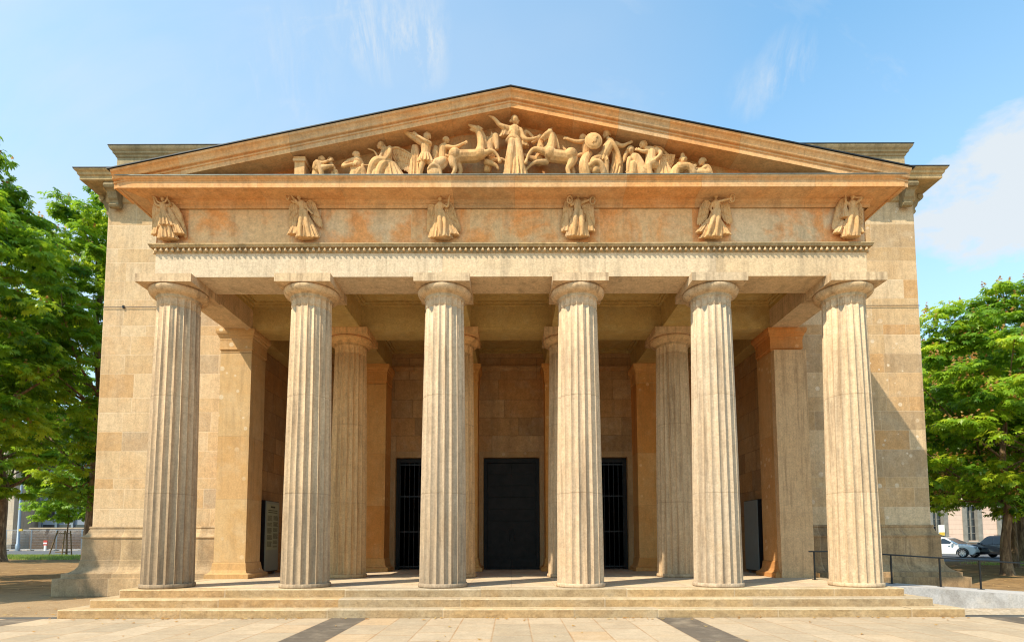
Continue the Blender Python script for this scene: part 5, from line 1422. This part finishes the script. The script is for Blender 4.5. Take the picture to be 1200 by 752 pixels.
fig(A4, 'warrior_statue', 'helmeted warrior swinging a long sword left, a shield on his far side', war1, war1_post)
def boy(F): F.head(548, 295, 32, .0, 1, 'curl').t((540, 325, 17, -.02), (515, 360, 44, -.03), (508, 420, 40, -.03), (505, 520, 42, -.03)).arm((540, 360, 26, 0), (635, 385, 20, .05), (725, 345, 13, .06))
fig(A4, 'charioteer_figure', 'bare figure reaching right behind the left horse and its rump', boy)
def shield(F): F.e(470, 560, 120, 70, .06, .07, .6).e(480, 552, 92, 48, .1, .07, .6).e(430, 640, 70, 60, .1, .06).t((380, 620, 18, .12), (420, 590, 22, .14), (480, 610, 20, .12), (500, 680, 18, .1))
fig(A4, 'fallen_shield', 'fallen oval shield and armour under the left horse', shield, cat='trophy')
def horseL(F):
    F.t((640, 495, 64.4, .05), (700, 480, 62.6, .06), (780, 478, 60.9, .07), (850, 478, 60.9, .08), (905, 455, 50.5, .08)).t((885, 455, 57.4, .07), (900, 380, 43.5, .06), (893, 300, 34.8, .05), (868, 225, 28.7, .05)).t((880, 215, 33.1, .05), (835, 195, 27.0, .06), (795, 172, 14.8, .06), (775, 160, 10.4, .06)).t((850, 220, 20.9, .05), (812, 212, 13.1, .05), (788, 205, 7.8, .05)).t((870, 185, 8.7, .09), (905, 205, 7.0, .09), (918, 212, 3.5, .09)).t((905, 215, 17.4, .02), (935, 280, 19.1, .0), (945, 370, 20.9, .0))
    F.t((620, 520, 52.2, .08), (622, 570, 36.5, .1), (640, 620, 22.6, .1), (600, 700, 17.4, .1)).t((660, 540, 43.5, .0), (690, 600, 26.1, .0), (660, 690, 15.7, .0)).t((905, 480, 36.5, .12), (1005, 450, 22.6, .14), (1055, 485, 15.7, .14), (1078, 525, 13.1, .14)).t((1078, 525, 15.7, .14), (1086, 552, 19.1, .14)).t((950, 520, 29.6, .02), (1035, 555, 19.1, .05), (1068, 595, 13.1, .05)).t((1010, 500, 20.9, .0), (1100, 485, 15.7, .0), (1150, 512, 13.1, 0))
    F.t((590, 465, 15.7, .0), (520, 450, 24.4, -.02), (480, 500, 20.9, -.02), (470, 560, 10.4, -.02)).e(640, 470, 66, 62, .1).e(890, 470, 56, 60, .12)
fig(A4, 'horse_statue', 'rearing horse throwing its head up, left of the central goddess', horseL)
def horseL2(F): F.t((985, 450, 56, -.06), (985, 370, 48, -.06), (995, 300, 44, -.05), (1030, 255, 38, -.04)).t((1040, 262, 38, .0), (1052, 325, 30, .02), (1056, 385, 20, .03)).e(1055, 390, 22, 18, .03).t((1010, 245, 12, 0), (1000, 215, 6, 0)).t((980, 460, 50, -.08), (960, 560, 40, -.08)).t((960, 250, 18, -.07), (945, 330, 20, -.07))
fig(A4, 'horse_statue', 'second left horse bowing its head beside the goddess, mostly hidden', horseL2)
def godd(F):
    F.head(383, 128, 42, .1, 1, 'bun').t((375, 170, 20, .06), (374, 200, 24, .06)).t((325, 215, 32, .05), (375, 215, 46, .06), (428, 220, 32, .05)).t((375, 225, 62, .05), (375, 280, 54, .07), (372, 325, 50, .06)).e(345, 250, 26, 24, .12).e(405, 250, 26, 24, .12)
    F.arm((322, 205, 32, .06), (235, 178, 24, .09), (178, 125, 17, .12), (132, 100, 12, .13)).drape(290, 190, 40, 282, 275, 52, 5, .06, .08, .03, .25, seed=41)
    F.arm((432, 225, 32, .06), (472, 315, 26, .1), (545, 328, 17, .12), (598, 308, 12, .12)).drape(450, 250, 30, 478, 378, 40, 4, .05, .07, .04, .25, seed=42)
    F.t((310, 325, 26, .08), (345, 305, 28, .12), (400, 325, 28, .12), (440, 370, 22, .08)).drape(372, 325, 58, 388, 700, 118, 9, .1, .17, .05, .2, seed=43)
    F.t((350, 350, 42, .1), (338, 480, 36, .16), (325, 690, 24, .15)).t((400, 350, 42, .1), (430, 480, 34, .14), (455, 690, 24, .12)).t((470, 240, 16, -.02), (485, 195, 14, -.03), (520, 215, 16, -.03), (560, 262, 18, -.02)).t((490, 200, 10, -.03), (470, 250, 30, -.05), (480, 330, 26, -.05))
fig(A5, 'goddess_statue', 'central robed goddess spreading both arms between the rearing horses', godd)
def horseR(F):
    F.t((945, 500, 66.1, .06), (880, 490, 60.9, .07), (800, 485, 60.9, .08), (740, 470, 60.9, .08), (710, 430, 50.5, .08)).t((722, 440, 57.4, .07), (745, 360, 43.5, .06), (750, 290, 36.5, .05), (735, 245, 31.3, .05)).t((730, 245, 34.8, .06), (690, 268, 27.8, .07), (655, 295, 18.3, .07), (645, 305, 14.8, .07)).t((700, 290, 19.1, .06), (672, 320, 10.4, .06)).t((715, 225, 8.7, .1), (750, 210, 5.2, .1)).t((730, 222, 7.8, .02), (762, 214, 4.3, .02)).t((765, 240, 17.4, .02), (795, 300, 20.9, .0), (815, 390, 20.9, .0))
    F.t((950, 530, 53.9, .09), (930, 580, 36.5, .11), (905, 620, 24.4, .11), (925, 700, 17.4, .11)).t((930, 560, 40.0, .0), (965, 620, 24.4, .0), (960, 700, 15.7, 0)).t((690, 455, 40.0, .12), (575, 435, 23.5, .15), (520, 480, 15.7, .15), (495, 540, 12.2, .15)).t((495, 540, 14.8, .15), (485, 570, 18.3, .15)).t((690, 530, 33.1, .05), (580, 540, 19.1, .07), (510, 590, 13.9, .07), (490, 612, 14.8, .07)).t((580, 480, 29.6, -.03), (640, 500, 34.8, -.03))
    F.t((1000, 460, 15.7, .0), (1050, 440, 22.6, -.02), (1090, 480, 19.1, -.03)).e(935, 480, 68, 64, .11).e(725, 465, 58, 62, .12)
fig(A5, 'horse_statue', 'rearing horse facing left with forelegs lifted, right of the goddess', horseR)
def horseR2(F): F.t((620, 480, 56, -.06), (632, 400, 48, -.06), (640, 330, 40, -.06), (632, 270, 34, -.05)).t((632, 262, 36, -.04), (595, 285, 26, -.03), (562, 308, 17, -.03)).t((620, 240, 9, -.03), (632, 222, 5, -.03)).t((480, 440, 22, -.04), (530, 460, 26, -.04), (580, 480, 34, -.04))
fig(A5, 'horse_statue', 'second right horse held by the goddess, only head and neck showing', horseR2)
def boyR(F): F.head(1058, 272, 32, .0, -1, 'curl').t((1070, 300, 16, -.02), (1090, 340, 42, -.03), (1100, 420, 42, -.03)).arm((1090, 315, 24, .03), (1000, 330, 19, .05), (905, 300, 13, .05)).t((860, 340, 10, -.05), (900, 390, 16, -.05), (990, 410, 14, -.05))
fig(A5, 'charioteer_figure', 'figure reaching left above the right horse and its rump', boyR)
def war2(F):
    F.head(288, 145, 30, .06, -1, 'helm').t((300, 172, 16, .04), (320, 205, 40, .03), (290, 270, 42, .05), (270, 310, 38, .06)).arm((365, 215, 25, .02), (420, 236, 17, .05), (472, 214, 11, .06)).drape(258, 300, 40, 250, 375, 58, 6, .08, .11, .05, .25, seed=51)
    F.t((225, 350, 34, .08), (180, 370, 28, .1), (150, 440, 22, .1)).t((275, 360, 32, .06), (285, 430, 24, .07), (290, 530, 18, .05)).drape(350, 215, 26, 360, 480, 48, 6, .06, .08, -.02, .32, seed=52, bend=28).t((300, 190, 16, .1), (340, 230, 18, .1), (385, 300, 18, .06), (400, 380, 16, .04))
def war2_post(F, o):
    mb = MB(); x, y, z = F.p(175, 235, .2); mb.ell((x, y, z), (72*F.k, .035, 72*F.k), n=28); mb.ell((x, y-.014, z), (60*F.k, .035, 60*F.k), n=28); piece(o, 'shield', mb, MS)
    mb = MB(); x, y, z = F.p(182, 235, .245); mb.ell((x, y, z), (20*F.k, .02, 26*F.k)); mb.tube([(*F.p(165, 258, .25), 5*F.k), (*F.p(200, 212, .25), 6*F.k)], 6, spline=False); piece(o, 'shield_boss', mb, MS)
fig(A6, 'warrior_statue', 'cloaked warrior behind a big round shield, right of the horses', war2, war2_post)
def beast(F): F.t((150, 305, 26, .06), (115, 350, 38, .08), (100, 420, 44, .1), (120, 500, 44, .08)).t((150, 420, 22, .14), (190, 395, 26, .16), (235, 410, 26, .15), (262, 480, 24, .12)).e(200, 450, 40, 40, .08).t((145, 310, 10, .1), (130, 340, 12, .12))
fig(A6, 'fallen_armour', 'coiled fallen armour at the feet of the round shield warrior', beast, cat='trophy')
def wound(F): F.head(492, 268, 30, .04, 1, 'curl').t((475, 250, 16, 0), (450, 300, 18, -.01), (440, 340, 14, 0), (425, 362, 8, 0)).t((505, 298, 17, .02), (525, 330, 44, .02), (560, 390, 46, .03), (590, 470, 50, .03)).arm((482, 345, 24, .05), (466, 395, 17, .08), (462, 450, 12, .08)).t((590, 440, 40, .06), (640, 470, 30, .08), (660, 520, 24, .06)).t((505, 400, 36, .06), (500, 470, 34, .06))
fig(A6, 'wounded_figure', 'wounded man sinking back with long hair, helped by the winged figure', wound)
def crouch(F): F.head(590, 228, 31, .05, -1, 'curl').t((608, 252, 18, .03), (655, 275, 42, .02), (655, 330, 44, .03), (650, 390, 44, .04)).arm((700, 270, 25, .05), (732, 315, 18, .1), (690, 362, 13, .13)).arm((632, 280, 20, .06), (595, 296, 15, .1), (556, 284, 11, .1)).t((660, 385, 36, .08), (628, 420, 28, .12), (650, 520, 22, .1)).t((680, 390, 38, .03), (640, 400, 30, .05), (600, 470, 26, .05)).drape(740, 310, 40, 770, 470, 75, 6, .05, .08, -.02, .3, seed=61)
def crouch_post(F, o):
    wing(F, o, [(645, 245), (690, 225), (745, 232), (790, 285)], [(715, 340), (770, 330), (820, 320), (858, 300)], 9, -.06, mat=MS)
    wing(F, o, [(730, 300), (780, 298), (820, 296), (855, 300)], [(745, 430), (790, 425), (815, 410), (835, 370)], 8, -.05, mat=MS, name='mantle')
fig(A6, 'winged_man', 'crouching winged man bending left over the wounded one', crouch, crouch_post)
def lie(F): F.head(922, 352, 31, .04, 0, 'curl').e(918, 312, 18, 20, .04).t((920, 382, 16, .03), (905, 415, 42, .03), (860, 440, 40, .04), (840, 520, 44, .04)).t((890, 420, 36, .08), (960, 420, 30, .1), (1000, 470, 30, .08)).arm((880, 405, 22, .1), (930, 412, 16, .14), (985, 420, 11, .14))
fig(A6, 'reclining_figure', 'lying figure with a topknot facing out, second from the right pediment end', lie)
def end(F): F.head(1080, 362, 30, .03, -1, 'curl').t((1095, 392, 16, .02), (1120, 415, 32, .02), (1140, 490, 40, .02)).arm((1105, 415, 20, .06), (1060, 440, 15, .08), (1010, 432, 10, .08)).t((1120, 470, 36, .05), (1040, 460, 26, .06), (980, 480, 20, .05))
fig(A6, 'crouching_figure', 'small crouched figure closing the right end of the pediment sculptures', end)
# ------------------------------------------------------------------ light, sky, camera
AZ_S, EL_S = math.radians(230), math.radians(51)
sd = Vector((math.sin(AZ_S) * math.cos(EL_S), math.cos(AZ_S) * math.cos(EL_S), math.sin(EL_S)))
L = bpy.data.lights.new('sun', 'SUN'); L.energy = 3.35; L.angle = math.radians(.53); L.color = (1, .91, .74)
lo = bpy.data.objects.new('sun', L); COL.objects.link(lo); lo.location = sd * 60; lo.rotation_euler = (-sd).to_track_quat('-Z', 'Y').to_euler()
W = bpy.data.worlds.new('World'); SC.world = W; W.use_nodes = True
t = W.node_tree; t.nodes.clear()
def nn(ty, **k):
    x = t.nodes.new(ty)
    for a, b in k.items(): setattr(x, a, b)
    return x
out = nn('ShaderNodeOutputWorld'); bg = nn('ShaderNodeBackground'); bg.inputs[1].default_value = .15; t.links.new(bg.outputs[0], out.inputs[0])
sky = nn('ShaderNodeTexSky', sky_type='NISHITA'); sky.sun_disc = False; sky.sun_elevation = EL_S; sky.sun_rotation = AZ_S; sky.air_density = 1.0; sky.dust_density = .35; sky.ozone_density = 2.0
tc = nn('ShaderNodeTexCoord'); nrm = nn('ShaderNodeVectorMath', operation='NORMALIZE'); t.links.new(tc.outputs['Generated'], nrm.inputs[0])
def m_(op, a, b=None, clamp=False):
    x = nn('ShaderNodeMath', operation=op); x.use_clamp = clamp
    for i, q in enumerate((a, b)):
        if q is None: continue
        if hasattr(q, 'links'): t.links.new(q, x.inputs[i])
        else: x.inputs[i].default_value = q
    return x.outputs[0]
def rmp(f, stops):
    x = nn('ShaderNodeValToRGB')
    while len(x.color_ramp.elements) < len(stops): x.color_ramp.elements.new(.5)
    for e, (p, c) in zip(x.color_ramp.elements, stops): e.position = p; e.color = (c, c, c, 1)
    t.links.new(f, x.inputs[0]); return x.outputs[0]
def noise(scale, detail, rough, rot, sc, dist=0., off=(0, 0, 0)):
    mp = nn('ShaderNodeMapping'); mp.inputs['Rotation'].default_value = rot; mp.inputs['Scale'].default_value = sc; mp.inputs['Location'].default_value = off
    t.links.new(nrm.outputs[0], mp.inputs[0]); x = nn('ShaderNodeTexNoise'); x.inputs['Scale'].default_value = scale; x.inputs['Detail'].default_value = detail; x.inputs['Roughness'].default_value = rough; x.inputs['Distortion'].default_value = dist
    t.links.new(mp.outputs[0], x.inputs['Vector']); return x.outputs[0]
def lobe(px, py, width):
    """soft patch of sky centred on one compass direction and height"""
    c, s = math.cos(PT), math.sin(PT); u = (px - 599.5) / 640; v = (586.2 - py) / 640
    d = Vector((u, c - v*s, s + v*c)).normalized()
    dp = nn('ShaderNodeVectorMath', operation='DOT_PRODUCT'); t.links.new(nrm.outputs[0], dp.inputs[0]); dp.inputs[1].default_value = d
    return m_('DIVIDE', m_('SUBTRACT', dp.outputs['Value'], 1 - width), width, True)
big = noise(3.2, 7, .6, (.2, .1, .5), (1, 1, 2.6), .2)
wisp = noise(2.2, 8, .62, (.3, .5, .9), (1.0, 4.5, 1.4), .35)
soft = noise(1.6, 4, .5, (.1, .7, .2), (1, 1.6, 1.6), .2)
big2 = noise(6.5, 6, .6, (.4, .1, .2), (1, 1, 2.6), .2)
fine = noise(13, 8, .65, (.3, .2, 0), (1, 1.3, 1.8), .3)
shape = m_('MAXIMUM', m_('MULTIPLY', lobe(1205, 222, .0075), 1.05), m_('MULTIPLY', lobe(1120, 246, .0042), .95)); shape = m_('MAXIMUM', shape, m_('MULTIPLY', lobe(1165, 285, .0030), .7))
cum = m_('ADD', shape, m_('MULTIPLY', m_('SUBTRACT', big2, .5), 1.5)); cum = m_('ADD', cum, m_('MULTIPLY', m_('SUBTRACT', fine, .5), 1.1))
cum = m_('MULTIPLY', rmp(cum, [(.22, 0), (.85, .95)]), rmp(shape, [(0, 0), (.28, 1)]))
low = m_('MULTIPLY', m_('MULTIPLY', lobe(1180, 330, .05), .12), rmp(big, [(.35, .2), (.65, 1)]))
veil = m_('MULTIPLY', lobe(60, 110, .26), .8); veil = m_('MULTIPLY', veil, rmp(soft, [(.3, .3), (.65, 1)])); veil = m_('MULTIPLY', veil, rmp(wisp, [(.25, .6), (.7, 1)]))
mid = m_('MULTIPLY', m_('MULTIPLY', lobe(500, 60, .16), .45), rmp(soft, [(.3, .5), (.65, 1)]))
thin = m_('MULTIPLY', rmp(wisp, [(.49, 0), (.70, .9)]), rmp(fine, [(.35, .3), (.65, 1)]))
streaky = noise(7, 9, .7, (.2, .4, .3), (3.2, 1.0, .8), .5)
tuft = None
for px, py, wd, am in ((428, 22, .0016, .95), (446, 60, .0010, .6), (492, 28, .0012, .8), (494, 66, .0011, .75), (928, 76, .0011, .75), (885, 108, .0009, .45), (958, 158, .0010, .4), (330, 70, .004, .35), (230, 110, .005, .35)):
    q = m_('MULTIPLY', lobe(px, py, wd), am); tuft = q if tuft is None else m_('ADD', tuft, q)
tuft = m_('MULTIPLY', tuft, rmp(streaky, [(.42, .04), (.66, .62)]))
mask = m_('MAXIMUM', m_('MAXIMUM', cum, m_('MAXIMUM', veil, low)), m_('ADD', m_('MULTIPLY', thin, .6), m_('ADD', mid, tuft)))
sz = nn('ShaderNodeSeparateXYZ'); t.links.new(nrm.outputs[0], sz.inputs[0])
haze = m_('MULTIPLY', rmp(m_('ABSOLUTE', sz.outputs[2]), [(0, 1), (.72, 0)]), .72)
mask = m_('MAXIMUM', mask, haze)
mask = m_('MINIMUM', mask, .95)
cl = nn('ShaderNodeMix', data_type='RGBA'); t.links.new(mask, cl.inputs[0]); cl.inputs[7].default_value = (2.75, 2.95, 3.1, 1)
tn = nn('ShaderNodeMix', data_type='RGBA', blend_type='MULTIPLY'); tn.inputs[0].default_value = 1; t.links.new(sky.outputs[0], tn.inputs[6]); tn.inputs[7].default_value = (.95, 1.34, 1.24, 1)
t.links.new(tn.outputs[2], cl.inputs[6]); t.links.new(cl.outputs[2], bg.inputs[0])
cam = bpy.data.cameras.new('camera'); co = bpy.data.objects.new('camera', cam); COL.objects.link(co); SC.camera = co
cam.sensor_fit = 'HORIZONTAL'; cam.sensor_width = 36; cam.lens = 36 * 640 / 1200; cam.shift_x = .5 / 1200; cam.shift_y = (586.2 - 376) / 1200
cam.clip_start = .1; cam.clip_end = 4000
co.location = (0, 0, HC)
co.rotation_euler = (Matrix.Rotation(math.radians(90) + PT, 3, 'X') @ Matrix.Rotation(math.radians(-.12), 3, 'Z')).to_euler()
vs = SC.view_settings; vs.view_transform = 'Standard'; vs.look = 'None'; vs.exposure = .96; vs.gamma = 1; vs.use_curve_mapping = False
SC.cycles.max_bounces = 10; SC.cycles.diffuse_bounces = 6; SC.cycles.use_denoising = True
SC.cycles.filter_width = 1.15
